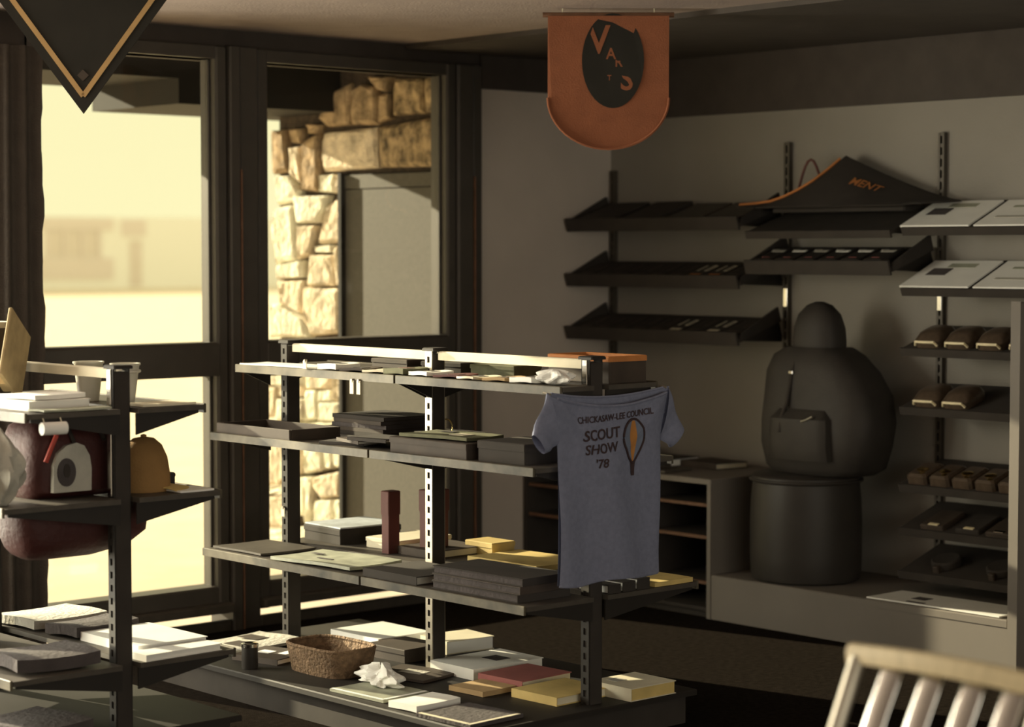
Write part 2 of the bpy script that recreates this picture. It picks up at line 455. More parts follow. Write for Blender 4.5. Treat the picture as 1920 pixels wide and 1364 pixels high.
MB().box(XS - .005, XS + .095, YW + .13, 8.60, 0, 1.955).build('door_leaf', 'doorgrey', dr)
MB().rbox(XS - .009, XS + .095, YW + .13, 8.60, 1.96, 2.03, .004).build('head_panel', 'doorgrey', dr)
MB().box(XS - .035, XS + .030, 8.58, 8.606, 0, 2.04).build('door_jamb', 'soffit', dr)

# low building across the street
fb = thing('street_building', 'pale low building across the street with a mauve window band', 'building', (55, 80, 0))
MB().box(30, 95, 80, 92, -.02, 3.1).build('wall', 'facade', fb)
b = MB(); b.box(45.0, 48.85, 79.9, 80, 2.55, 3.05).build('sign_band', 'facade_dark', fb)
MB().box(45.0, 48.85, 79.92, 80, .45, 1.35).build('window_apron', 'facade_dark', fb)
for i in range(4):
    MB().box(45.55 + i * .85, 45.72 + i * .85, 79.9, 80, 1.35, 2.55).build('mullion', 'facade_dark', fb)
for i in range(3):
    MB().box(45.75 + i * .85, 46.38 + i * .85, 79.95, 80, 1.4, 2.5).build('window', 'facade_win', fb)
MB().box(49.3, 50.5, 79.92, 80, 2.3, 3.0).build('door_sign', 'facade_dark', fb)
d_ = MB().box(49.7, 50.3, 79.95, 80, .1, 2.1).build('door', 'facade_win', fb)
MB().box(49.95, 50.15, 79.93, 79.95, 1.2, 1.8).build('door_light', 'facade_dark', d_)

# drape at the edge of the window
def drape(u, v):
    x = 4.105 + .207 * u; z = 2.46 - 2.44 * v
    if u > .75:
        x += (.006 * math.sin(v * 31) + .004 * math.sin(v * 77)) * (u - .75) * 4
    return (x, 7.60 + .018 * math.sin(u * 17 + .25 * math.sin(v * 3)), z)
tag(MB().slab(drape, (0, .006, 0), 36, 40).build('drape', 'drape', None, smooth=True, loc=(4.27, 7.6, 0.02)),
    'long dark drape hanging beside the bright window', 'curtain')

# ------------------------------------------------------------------ display wall: base cabinet, plinth, standards, shelves
XF = 7.0
cb = thing('base_cabinet', 'low open-fronted off-white cabinet standing in the corner', 'cabinet', (7.3, 7.07, 0))
y0, y1 = 6.45, 7.69
MB().rbox(XF - .005, XW, y0 - .005, y1, .605, .63, .004).build('cabinet_top', 'plinth', cb)
MB().box(XF, XW, y0, y0 + .022, 0, .605).build('side_panel', 'plinth', cb)
MB().box(XF, XW, y1 - .022, y1, 0, .605).build('side_panel', 'blackmatte', cb)
MB().box(XW - .02, XW, y0 + .022, y1 - .022, 0, .605).build('back_panel', 'blackmatte', cb)
MB().box(XF, XW - .02, y0 + .022, y1 - .022, .035, .05).build('bottom_panel', 'blackmatte', cb)
MB().box(XF + .03, XF + .045, y0 + .022, y1 - .022, 0, .035).build('toe_kick', 'blackmatte', cb)
for z in (.165, .37, .515):
    s_ = MB().box(XF + .03, XW - .02, y0 + .022, y1 - .022, z - .014, z).build('shelf', 'blackmatte', cb)
    MB().box(XF + .015, XF + .03, y0 + .022, y1 - .022, z - .014, z).build('shelf_edge', 'wood', s_)
MB().box(XF + .01, XW - .02, 6.84, 6.86, .05, .605).build('divider', 'blackmatte', cb)

pl = thing('display_plinth', 'low off-white plinth under the wall shelves', 'plinth', (7.3, 5.65, 0))
MB().rbox(XF, XW, 4.87, 6.447, .17, .20, .004).build('plinth_top', 'plinth', pl)
MB().box(XF + .004, XF + .024, 4.87, 6.447, 0, .17).build('plinth_front', 'plinth', pl)
pp = thing('partition_panel', 'upright pale end panel beside the plinth', 'panel', (7.3, 4.845, 0))
MB().rbox(XF, XW, 4.825, 4.865, 0, 1.45, .005).build('panel_board', 'plinth', pp)
MB().box(XF - .006, XF, 4.823, 4.867, 0, 1.452).build('edge_strip', 'plinth', pp)


def standard(y, z0, z1, label):
    r = thing('slotted_standard', label, 'shelf standard', (XW - .012, y, z0), group='slotted standards on the display wall')
    b = MB(); x0, x1 = XW - .024, XW - .001
    b.box(x0, x1, y - .016, y - .006, z0, z1); b.box(x0, x1, y + .006, y + .016, z0, z1)
    n = int((z1 - z0) / .05)
    for i in range(n + 1):
        z = z0 + (z1 - z0 - .014) * i / n
        b.box(x0 + .002, x1, y - .006, y + .006, z, z + .016)
    b.build('channel', 'steeldark', r)
    if 5 < y < 7: MB().rbox(x0 - .004, x0, y - .011, y + .011, 1.39, 1.475, .002).build('added_bright_piece', 'chrome', r)  # chrome piece added for the bright beads on the channel
    MB().box(x0 + .014, x1, y - .006, y + .006, z0, z1).build('slot_back', 'blackmatte', r)


standard(7.665, .66, 2.05, 'slotted steel standard in the corner by the window wall')
standard(6.52, .66, 2.15, 'slotted steel standard above the black pack')
standard(5.645, .21, 2.16, 'slotted steel standard behind the white papers')

TILT = -math.atan2(.095, .30)


def shelf(ya, yb, zf, label, depth=.32, tilt=TILT, mat='blackmatte', lip=.035):
    """tilted display tray; ya>yb; origin at the middle of its front edge, local x runs back to the wall"""
    r = thing('display_shelf', label, 'shelf', (XW - .32, (ya + yb) / 2, zf), (0, tilt, 0), 'tilted display shelves on the wall')
    L = (ya - yb) / 2
    D = .30
    MB().box(0, D, -L, L, -.016, 0).build('tray', mat, r, world=False)
    MB().box(-.012, 0, -L, L, -.03, lip).build('front_lip', mat, r, world=False)
    for s_ in (-1, 1):
        if lip > .02: MB().prism([(0, -.016), (D, -.016), (D, .055), (.02, .02)], 'y', s_ * L - .006, s_ * L + .006).build('end_plate', mat, r, world=False)
        MB().prism([(.02, -.016), (D + .008, -.016), (D + .008, -.12)], 'y', s_ * (L - .02) - .004, s_ * (L - .02) + .004).build('bracket', 'darkmetal', r, world=False)
    bpy.context.view_layer.update()
    return r


def on(shelf_, x, y, z=0.0):
    """a point on a tilted shelf, in the world"""
    mw = Matrix.Translation(shelf_.location) @ Euler(shelf_.rotation_euler).to_matrix().to_4x4()
    return mw @ Vector((x, y, z))


A = [shelf(7.68, 6.545, z, lab) for z, lab in (
    (1.775, 'black tilted shelf in the corner, topmost of three'),
    (1.505, 'black tilted shelf in the corner, middle of three'),
    (1.245, 'black tilted shelf in the corner, lowest of three'))]
B = [shelf(6.50, 5.68, z, lab, lip=.005 if z > 1.7 else .035) for z, lab in (
    (1.735, 'black tilted shelf under the draped dark cloth'),
    (1.575, 'black tilted shelf holding small dark packets with white tags'))]
TILT2 = -math.atan2(.128, .30)
Cc = [shelf(5.62, 4.90, z, lab, lip=.005, tilt=TILT2 if z > 1.4 else TILT) for z, lab in (
    (1.745, 'tilted shelf with the topmost pair of white papers'),
    (1.49, 'tilted shelf with the lower pair of white papers'),
    (1.235, 'tilted shelf with three pale-edged pouches under the white papers'),
    (.985, 'tilted shelf with two pale-edged pouches'),
    (.655, 'tilted shelf with five shiny buckle packets'),
    (.47, 'dark tilted shelf below the shiny buckle packets'),
    (.285, 'dark tilted shelf nearest the plinth'))]


def flat(name, mat, label, cat, loc, rot, w_, d_, h_, group=None, curl=0.0, prints=()):
    """pad or sheet: w_ along local y, d_ along local x, curled a little, printed patches as parts"""
    r = thing(name, label, cat, loc, rot, group)
    fn = lambda u, v: ((u - .5) * d_, (v - .5) * w_, h_ + curl * (2 * u - 1) ** 2 * .6 + curl * .4 * (1 + math.sin(v * 5)))
    MB().slab(fn, (0, 0, -h_ + .0003), 6, 6).build('sheets', mat, r, world=False)
    for (x0, x1, yy0, yy1, pm) in prints:
        z = h_ + curl * .6 * (max(abs(x0), abs(x1)) * 2 / d_) ** 2 + .0012 + abs(curl) * .8
        MB().box(x0, x1, yy0, yy1, z - .0012, z).build('printed_patch', pm, r, world=False)
    return r


# corner shelves: pads and dark packets with printed tags
rotS = (0, TILT, 0)
for i, (y, ww) in enumerate(((.40, .26), (.10, .24))):
    flat('folder_stack', 'blackmatte', ['stack of dark folders against the corner end of the topmost shelf', 'stack of dark folders beside the grey pads'][i], 'folder',
         on(A[0], .16, y, .001), rotS, ww, .27, .022, curl=.002)
for i, y in enumerate((-.17, -.42)):
    flat('paper_pad', 'shelfmetal', ['dull grey paper pad beside the dark folders', 'dull grey paper pad beside the draped cloth'][i], 'paper pad', on(A[0], .15, y, .001), rotS, .225, .27, .014,
         'grey pads on the corner shelf', prints=((-.10, -.09, -.09, .09, 'blackmatte'),))


def packet(loc, rot, w_, d_, label, group, marks, mat='blackmatte', h=.012):
    r = thing('badge_packet', label, 'packet', loc, rot, group)
    MB().rbox(-d_ / 2, d_ / 2, -w_ / 2, w_ / 2, 0.0, h, .003).build('card', mat, r, world=False)
    for (x0, x1, yy0, yy1, pm) in marks:
        MB().box(x0, x1, yy0, yy1, h - .0005, h + .001).build('printed_mark', pm, r, world=False)


def marks(a, b):
    """figures '10' like strokes with a bar under them"""
    return [(-.01, .07, .022, .030, a), (-.01, .07, -.022, -.016, a), (-.01, .07, -.040, -.034, a),
            (.062, .07, -.04, -.016, a), (-.01, -.002, -.04, -.016, a), (-.075, -.05, -.035, .03, b)]


for sh, n, names in ((A[1], 9, 'on the middle corner shelf'),
                     (A[2], 9, 'on the lowest corner shelf')):
    for i in range(n):
        y = .50 - i * .122
        bright = (sh is A[1] and i in (6, 7)) or (sh is A[2] and i in (5, 7))
        dim = 'brown'
        if bright:
            mk = marks('cream', 'orange' if sh is A[1] else 'cream')
            lab = ORD[i] + ' packet from the corner, with pale figures, on the middle corner shelf' if sh is A[1] else \
                ORD[i] + ' packet from the corner, with pale figures, on the lowest corner shelf'
        else:
            mk = marks(dim, dim); lab = ORD[i] + ' packet from the corner, with dim figures, ' + names
        packet(on(sh, .13, y, .001), rotS, .108, .2, lab, 'badge packets on the corner shelves', mk)

# middle bay: packets with white tags, draped cloth over a box
for i in range(6):
    y = .33 - i * .125
    r = thing('tagged_packet', ORD[i] + ' dark packet with a white tag from the corner side, below the draped cloth', 'packet', on(B[1], .10, y, .001), rotS,
              'packets with white tags')
    MB().rbox(-.08, .10, -.052, .052, 0, .03, .006).build('pouch', 'blackcloth', r, world=False)
    MB().box(.03, .052, -.042, .030, .0295, .032).build('tag', 'white' if i in (1, 3, 4) else 'clothwhite', r, world=False)
    MB().box(.05, .062, .005, .042, .0295, .032).build('tag_fold', 'clothwhite', r, world=False)
    MB().box(-.05, -.043, -.02, .02, .0295, .031).build('stitch', 'rosebook', r, world=False)

dc = thing('draped_cloth', 'dark peaked cloth with orange lettering and a red-brown cord draped over the wall shelf', 'cloth', (7.40, 6.05, 1.83))


def cloth_top(t):          # t: 0 corner side (large y) .. 1
    pk = .40
    return 1.865 + .21 * (1 - abs(t - pk) / (pk if t < pk else 1 - pk)) ** (1.25)


def cloth(u, v):
    y = 6.535 - 1.04 * u
    zt = cloth_top(u)
    x = 7.52 - .27 * v + .012 * math.sin(u * 17) * v
    z = zt - (zt - (1.845 if .08 < u < .92 else 1.85)) * v ** 1.1 + .008 * math.sin(u * 23 + v * 3) * v * (1 - v)
    return (x, y, z)


MB().slab(cloth, (.012, 0, -.006), 40, 14).build('cloth_sheet', 'blackmatte', dc, smooth=True)
# lettering follows the cloth
vv, ff = text_mesh('MENT', .052, 'LEFT')
def on_cloth(a, h):
    u = (6.535 - (5.99 - a)) / 1.04
    v = .52 - h / .22
    p = Vector(cloth(u, v)); return p + Vector((-.007, 0, .006))
MB().add([on_cloth(q.x * 1.25, q.y) for q in vv], ff).build('lettering', 'orange', dc)
pts = [Vector(cloth(u, v)) + Vector((-.004, 0, .006)) for u, v in
       [(.0, .9), (.06, .75), (.13, .7), (.2, .66), (.26, .55), (.31, .4), (.35, .22), (.385, .06)]]
MB().tube(pts, .006, 8).build('cord', 'orange', dc, smooth=True)
pts = [Vector((7.47, 6.36 - .16 * t, 1.90 + .16 * math.sin(t * PI))) for t in [i / 10 for i in range(11)]]
MB().tube(pts, .006, 8).build('strap_loop', 'maroon', dc, smooth=True)
MB().rbox(7.40, 7.55, 5.70, 6.45, 1.822, 1.845, .008).build('folded_underlayer', 'blackmatte', dc)

# right bay: white papers, pouches
for lv, (sh, nm) in enumerate(((Cc[0], 'topmost'), (Cc[1], 'second'))):
    for j, y in enumerate((.20, -.175)):
        pr = ((-.02, .05, .02, .12, 'clothdark'), (.06, .10, -.08, .06, 'greygreen')) if j == 0 else \
             ((.05, .07, -.12, .10, 'greygreen'), (-.06, -.04, -.10, .12, 'clothwhite'))
        flat('white_paper', 'white', 'white printed paper on the %s tilted shelf, %s' % (nm, ['beside the dark cloth', 'toward the end panel'][j]),
             'paper', on(sh, .14, y, .001), (0, TILT2, 0), .35, .27, .008, 'white papers on the tilted shelves', curl=.001, prints=pr)


def pouch(loc, rot, w_, label, group, lid=True):
    r = thing('small_pouch', label, 'pouch', loc, rot, group)
    rings = [sring(0, 0, 0.0, .075, w_ / 2, 20, .4), sring(0, 0, .03, .078, w_ / 2 + .002, 20, .4),
             sring(.01, 0, .055, .06, w_ / 2 - .012, 20, .5), sring(.015, 0, .062, .03, w_ / 2 - .03, 20, .6)]
    MB().loft(rings).build('pouch_body', 'pouch', r, world=False, smooth=True)
    if lid:
        MB().tube([(-.074, -w_ / 2 + .012, .012), (-.082, -w_ / 2 + .02, .030), (-.083, 0, .030), (-.082, w_ / 2 - .02, .030),
                   (-.074, w_ / 2 - .012, .012)], .006, 8).build('edge_highlight', 'pouchlid', r, world=False, smooth=True)  # pale tube draws the highlight along the pouch's lower edge


for i, y in enumerate((.235, .08, -.08, -.24)):
    pouch(on(Cc[2], .085, y, .001), rotS, .135, ORD[i] + ' pale-edged brown pouch from the standard, on the shelf under the white papers', 'brown pouches, upper row')
for i, y in enumerate((.24, .09)):
    pouch(on(Cc[3], .085, y, .001), rotS, .135, ORD[i] + ' pale-edged brown pouch from the standard, in the row of two', 'brown pouches, second row')
for i, y in enumerate((.28, .165, .05, -.065, -.18, -.29)):
    r = thing('buckle_packet', ORD[i] + ' brown packet with a shiny buckle, counted from the standard', 'packet', on(Cc[4], .08, y, .001), rotS, 'buckle packets')
    MB().rbox(-.07, .08, -.05, .05, 0, .045, .01).build('packet_body', 'pouch', r, world=False)
    MB().lathe([(.0, 0), (.02, 0), (.022, .004), (.012, .008), (.001, .008)], -.01, 0, .045, 16, 1, 1.3).build('buckle', 'brass', r, world=False, smooth=True)
    MB().lathe([(.0, 0), (.012, 0), (.013, .003), (.001, .005)], -.045, -.02, .045, 12).build('stud', 'brass', r, world=False, smooth=True)
for i, (y, m_) in enumerate(((.20, 'brown'), (.02, 'blackmatte'), (-.13, 'brown'))):
    r = thing('dark_packet', ORD[i] + ' flat dark packet from the standard, on the shelf below the buckles', 'packet', on(Cc[5], .09, y, .001), rotS, 'flat dark packets')
    MB().rbox(-.08, .09, -.06, .06, 0, .02, .005).build('packet_body', m_, r, world=False)
    MB().rbox(-.075, -.055, -.03, .02, .019, .023, .002).build('clasp', 'chrome' if i == 2 else 'pouchlid', r, world=False)
for i, y in enumerate((.18, -.10)):
    r = thing('dark_belt_roll', ORD[i] + ' dark rolled belt from the standard, on the shelf nearest the plinth', 'belt', on(Cc[6], .10, y, .001), rotS, 'rolled belts')
    MB().lathe([(.0, 0), (.06, 0), (.065, .008), (.065, .03), (.058, .035), (.03, .03), (.001, .03)], 0, 0, 0, 24).build('belt_coil', 'blackmatte', r, world=False, smooth=True)
    MB().rbox(-.085, -.055, -.015, .015, 0, .03, .004).build('belt_end', 'brown', r, world=False)

# paper on the plinth
flat('long_paper', 'white', 'long white paper with a dark blotch lying on the plinth', 'paper', (7.135, 5.25, .2005), (0, 0, 0), .66, .24, .006, None, .0015,
     ((-.03, .03, .10, .17, 'clothdark'), (-.105, -.085, .05, .14, 'clothdark')))
# things on the cabinet top


# ------------------------------------------------------------------ books, boxes and loose goods
def book(loc, rz, w_, d_, h_, mat, label, group=None, pages='white', tilt=(0, 0), name='book', prints=()):
    """w_ along local x (spine at -x), d_ along local y; cover wraps a page block"""
    r = thing(name, label, 'book', loc, (tilt[0], tilt[1], rz), group)
    t = min(.003, h_ * .2)
    b = MB()
    b.box(-w_ / 2, w_ / 2, -d_ / 2, d_ / 2, 0, t); b.box(-w_ / 2, w_ / 2, -d_ / 2, d_ / 2, h_ - t, h_)
    b.box(-w_ / 2, -w_ / 2 + t, -d_ / 2, d_ / 2, t, h_ - t)
    b.build('cover', mat, r, world=False)
    i_ = .004
    MB().box(-w_ / 2 + t, w_ / 2 - i_, -d_ / 2 + i_, d_ / 2 - i_, t, h_ - t).build('page_block', pages, r, world=False)
    for (x0, x1, yy0, yy1, pm) in prints:
        MB().box(x0, x1, yy0, yy1, h_ - .0003, h_ + .0012).build('printed_patch', pm, r, world=False)
    return r


def carton(loc, rz, w_, d_, h_, mat, label, lid=None, group=None, cat='box', name='carton', tilt=(0, 0)):
    """lidded box: lower body and a lid a little wider"""
    r = thing(name, label, cat, loc, (tilt[0], tilt[1], rz), group)
    k = h_ * .62
    MB().rbox(-w_ / 2 + .003, w_ / 2 - .003, -d_ / 2 + .003, d_ / 2 - .003, 0, k + .002, .002).build('box_body', mat, r, world=False)
    MB().rbox(-w_ / 2, w_ / 2, -d_ / 2, d_ / 2, k, h_, .003).build('lid', lid or mat, r, world=False)
    return r


book((7.35, 7.10, .631), .1, .22, .30, .035, 'blackmatte', 'thick black book lying on the cabinet top next to the wall')
book((7.42, 6.82, .631), -.1, .20, .26, .028, 'brown', 'brown book lying on the cabinet top', pages='cream')
carton((7.45, 7.42, .631), 0, .2, .26, .05, 'blackmatte', 'flat black box on the cabinet top in the corner')
flat('leaflet_pile', 'shelfmetal', 'pile of dull grey leaflets at the front of the cabinet top', 'leaflets', (7.11, 6.93, .631), (0, 0, .05), .34, .19, .010, None, .001,
     ((-.06, .05, -.12, -.02, 'blackmatte'),))

# black drum and pack
dm = thing('storage_drum', 'black round drum standing on the plinth', 'drum', (7.24, 6.10, .20))
MB().lathe([(.0, 0), (.215, 0), (.236, .008), (.242, .03), (.246, .12), (.246, .25), (.242, .36), (.234, .44), (.0, .44)], 7.24, 6.10, .201, 40).build('drum_body', 'black', dm, smooth=True)
MB().lathe([(.0, 0), (.236, 0), (.242, .006), (.242, .026), (.232, .034), (.0, .036)], 7.24, 6.10, .634, 40).build('drum_lid', 'black', dm, smooth=True)
MB().tube([(7.24 + .245 * math.cos(a), 6.10 + .245 * math.sin(a), .645) for a in [i * PI / 16 for i in range(32)]], .007, 8, True).build('lock_ring', 'black', dm, smooth=True)

bp_ = thing('rucksack', 'bulging black rucksack standing on the black drum', 'rucksack', (7.30, 6.03, .672))
q = lambda z, rx, ry, dx=0, dy=0, e=.62: sring(7.30 + dx, 6.03 + dy, z, rx, ry, 28, e)
# ry runs along the wall
MB().loft([q(.672, .14, .235, 0, .02), q(.70, .165, .275, 0, .01), q(.80, .175, .305, -.01, 0), q(.90, .175, .315, -.01, -.01),
           q(1.02, .168, .300, 0, 0), q(1.12, .15, .265, 0, .03), q(1.19, .13, .21, 0, .05), q(1.225, .10, .15, 0, .05)]).build('pack_body', 'blackcloth', bp_, smooth=True)
MB().loft([q(1.20, .085, .125, 0, .05, .8), q(1.25, .09, .125, 0, .05, .8), q(1.31, .088, .118, 0, .05, .8), q(1.37, .075, .098, 0, .05, .85),
           q(1.41, .045, .06, 0, .05, .9), q(1.425, .015, .02, 0, .05, 1)]).build('top_hood', 'blackcloth', bp_, smooth=True)
MB().loft([sring(7.13, 6.03, .74, .045, .16, 20, .6), sring(7.115, 6.03, .80, .05, .165, 20, .6), sring(7.12, 6.03, .92, .05, .16, 20, .6),
           sring(7.14, 6.03, .96, .03, .13, 20, .6)]).build('front_pocket', 'blackcloth', bp_, smooth=True)
s_ = MB().tube([(7.19, 6.11, 1.20), (7.155, 6.11, 1.13), (7.135, 6.11, 1.05), (7.115, 6.11, .98), (7.085, 6.11, .93), (7.07, 6.11, .86)], .009, 8).build('strap', 'blackmatte', bp_, smooth=True)
MB().rbox(7.138, 7.158, 6.098, 6.122, 1.112, 1.126, .003).build('buckle', 'chrome', s_)  # chrome bit added as a highlight high on the pack
MB().tube([(7.075, 5.93, .935), (7.068, 5.96, .92), (7.066, 5.985, .912)], .005, 8).build('highlight_tab', 'metal', bp_, smooth=True)  # metal tab added as a second, slanting highlight

# ------------------------------------------------------------------ hanging banner and pennant
fwd = Vector((math.cos(_yaw), math.sin(_yaw), 0))
bn = thing('hanging_banner', 'orange felt banner with a rounded end and a dark lettered oval, hung from the ceiling', 'banner', (5.93, 6.02, 2.05), (0, 0, _yaw - PI / 2))
# local x = to the right, local -y = towards the shop, local z up
HW = .238
ol = [(-HW, .52), (-HW, .20)]
ol += [(-HW * math.cos(a), .20 - .20 * math.sin(a)) for a in [i * PI / 2 / 12 for i in range(1, 13)]]
ol += [(HW * math.cos(a), .20 - .20 * math.sin(a)) for a in [PI / 2 - i * PI / 2 / 12 for i in range(1, 13)]]
ol += [(HW, .52)]
wv = lambda x, z: .008 * math.sin(x * 14 + 1) + .006 * math.sin(z * 9)
b = MB()
b.loft([[(x, wv(x, z) - .003, z) for x, z in ol], [(x, wv(x, z) + .003, z) for x, z in ol]])
b.build('felt', 'banner', bn, world=False)
fr = [(x, -.008 + wv(x, z), z) for x, z in ol[1:-1]]
MB().tube(fr, .006, 6).build('edge_braid', 'banner', bn, world=False, smooth=True)
ov = [(.018 + .122 * math.cos(a), .345 + .185 * math.sin(a)) for a in [2 * PI * i / 40 for i in range(40)]]
MB().loft([[(x, -.014 + .4 * wv(x, z), z) for x, z in ov], [(x, -.006 + .4 * wv(x, z), z) for x, z in ov]]).build('oval_patch', 'bannerdark', bn, world=False)
for ch, x, z, sz in (('V', -.038, .375, .155), ('A', .010, .352, .062), ('R', .040, .322, .055), ('S', .072, .232, .125), ('T', .004, .268, .03)):
    vv, ff = text_mesh(ch, sz)
    MB().add([(x + q_.x * .9, -.0165 + .4 * wv(x, z), z + q_.y) for q_ in vv], ff).build('letter', 'banner', bn, world=False)
MB().tube([(-HW - .02, 0, .525), (HW + .02, 0, .525)], .010, 8).build('rod', 'wood', bn, world=False, smooth=True)
for x in (-.18, .18):
    MB().tube([(x, 0, .525), (x, 0, .553)], .002, 6).build('cord', 'cream', bn, world=False)

pn = thing('triangular_pennant', 'dark triangular pennant with a gold border hanging point-down before the window', 'pennant', (3.80, 6.40, 2.14), (0, 0, _yaw - PI / 2))
T = .44; Wd = .345
MB().loft([[(-Wd, y, T), (0, y, -.025), (Wd, y, T)] for y in (-.003, .003)]).build('felt', 'bannerdark', pn, world=False)


def strip(a, b_, wd):
    a, b_ = Vector(a), Vector(b_); n_ = Vector((-(b_ - a).y, (b_ - a).x)).normalized() * wd / 2
    pl_ = [a + n_, b_ + n_, b_ - n_, a - n_]
    return [[(p_.x, y, p_.y) for p_ in pl_] for y in (-.007, -.0025)]


MB().loft(strip((-.288, .43), (0, .035), .017)).loft(strip((.288, .43), (0, .035), .017)).build('gold_border', 'gold', pn, world=False)
MB().loft([[(x, y, z) for x, z in ((-.02, .105), (0, .085), (.02, .105), (0, .125))] for y in (-.006, -.0025)]).build('emblem', 'brown', pn, world=False)
MB().tube([(-Wd, 0, T), (Wd, 0, T)], .009, 8).build('rod', 'wood', pn, world=False, smooth=True)
for x in (-.2, .2):
    MB().tube([(x, 0, T), (x, 0, .464)], .002, 6).build('cord', 'cream', pn, world=False)


# ------------------------------------------------------------------ free-standing shelf racks
def rack(label, X, posts, ya, yb, base, levels, top, z_top, bright=None, chrome=None, z_chrome=1.0):
    """posts: ys; levels: (z, x0, x1); shelves per bay and per side; base: (z, x0, x1) or None"""
    r = thing('shelf_rack', label, 'shelf rack', (X, (ya + yb) / 2, 0))
    for y in posts:
        b = MB()
        for sx in (-1, 1):          # slotted steel strips on both faces of the post
            xa, xb = sorted((X + sx * .026, X + sx * .031))
            b.box(xa, xb, y - .019, y - .007, 0, z_top); b.box(xa, xb, y + .007, y + .019, 0, z_top)
            n = int(z_top / .042)
            for i in range(n + 1):
                z = i * (z_top - .02) / n
                b.box(xa, xb, y - .007, y + .007, z, z + .02)
        p_ = b.build('post', 'metal' if y == bright else 'darkmetal', r)  # brighter steel on one post carries the sun on its slots
        if y == chrome:
            MB().rbox(X - .036, X - .031, y - .012, y + .012, z_chrome, z_top, .002).build('chrome_strip', 'chrome', p_)
        MB().box(X - .026, X + .026, y - .022, y + .022, 0, z_top - .01).build('post_core', 'blackmatte', p_)  # black core puts the shade of the near face into its colour
        MB().rbox(X - .035, X + .035, y - .035, y + .035, z_top, z_top + .012, .004).build('post_cap', 'darkmetal', p_)
    for a_, b_ in zip(posts, posts[1:]):
        MB().rbox(X - .014, X + .014, min(a_, b_) + .03, max(a_, b_) - .03, z_top - .032, z_top, .004).build('top_rail', top, r)  # pale rail colour stands in for sunlight on the top rail
    mids = [ya] + [(a_) for a_ in posts[1:-1]] + [yb]
    for z, x0, x1 in levels:
        for a_, b_ in zip(mids, mids[1:]):
            lo, hi = min(a_, b_) + .004, max(a_, b_) - .004
            for xa, xb, s_ in ((x0, X - .034, -1), (X + .034, x1, 1)):
                if xb - xa < .05: continue
                MBs = MB().box(xa, xb, lo, hi, z - .016, z)
                sh = MBs.build('shelf', 'shelfmetal', r)
                e = xa if s_ < 0 else xb
                MB().rbox(min(e, e + s_ * .010), max(e, e + s_ * .010), lo, hi, z - .026, z + .004, .002).build('price_rail', 'rail', sh)
                for yb_ in (lo + .012, hi - .012):
                    pts = [(X + s_ * .03, z - .016), (e - s_ * .015, z - .016), (e - s_ * .015, z - .026), (X + s_ * .03, z - .085)]
                    MB().prism(pts, 'y', yb_ - .003, yb_ + .003).build('bracket', 'darkmetal', sh)
    if base:
        z, x0, x1 = base
        MB().rbox(x0, x1, min(ya, yb) - .03, max(ya, yb) + .02, z - .02, z, .004).build('base_deck', 'darkmetal', r)
        for xa in (x0 + .03, x1 - .045):
            MB().box(xa, xa + .015, min(ya, yb), max(ya, yb), 0, z - .02).build('kick_board', 'blackmatte', r)
        for y in (min(ya, yb), max(ya, yb) - .015):
            MB().box(x0 + .045, x1 - .045, y, y + .015, 0, z - .02).build('end_board', 'blackmatte', r)
    return r


X1 = 4.98
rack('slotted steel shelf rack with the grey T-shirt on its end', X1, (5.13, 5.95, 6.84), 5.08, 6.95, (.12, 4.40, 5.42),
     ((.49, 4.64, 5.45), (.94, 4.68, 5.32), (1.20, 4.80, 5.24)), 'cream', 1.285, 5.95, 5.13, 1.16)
X2 = 3.60
rack('slotted steel shelf rack beside the drape, with the red pack', X2, (5.87, 6.72), 5.80, 6.80, (.12, 3.15, 4.0),
     ((.335, 3.18, 3.99), (.865, 3.16, 3.94), (1.15, 3.24, 3.88)), 'cream', 1.275, None, 5.87, .87)

# ------------------------------------------------------------------ T-shirt on the rack end
ts = thing('t_shirt', 'grey-blue T-shirt with a balloon print hanging on the end of the rack', 't-shirt', (4.985, 5.05, .54))
YS = 5.05
CX = 4.985


def half(z):          # half width of the body at height z
    k_ = (1.2 - z) / .66
    return .292 - .052 * min(1, max(0, k_ / .28)) ** .8 if k_ < .28 else .240 - .006 * math.sin((k_ - .28) * 4)


def fold(x, z):
    d = .013 * math.sin((x - CX) * 24 + (z - .5) * 5) * min(1, (1.2 - z) * 2.2)
    d += .007 * math.sin((x - CX) * 43 - z * 12) * max(0, (z - .7))
    # drawn folds running in from the shoulders
    for sx in (-1, 1):
        t_ = (1.18 - z) - .9 * (.28 - sx * (x - CX))
        d += .012 * math.exp(-(t_ / .022) ** 2) * max(0, min(1, (z - .85) * 4)) * (1 if sx < 0 else .5)
    return d


def topz(x, back):
    k_ = (x - CX) / .29
    return (1.19 if back else 1.178) - (.028 if back else .045) * (1 - min(1, k_ * k_)) - .004 * (x - CX) * 5 * .2


def front(u, v):
    zt = topz(CX + (2 * u - 1) * .28, False); zb = .548 - .012 * math.sin(u * 9) * .4
    z = zt - (zt - zb) * v
    x = CX + (2 * u - 1) * half(z)
    return Vector((x, YS - .022 * math.sqrt(max(0, 1 - (2 * u - 1) ** 2)) - fold(x, z), z))


def back_(u, v):
    zt = topz(CX + (2 * u - 1) * .28, True); zb = .552
    z = zt - (zt - zb) * v
    x = CX + (2 * u - 1) * half(z)
    return Vector((x, YS + .014 * math.sqrt(max(0, 1 - (2 * u - 1) ** 2)), z))


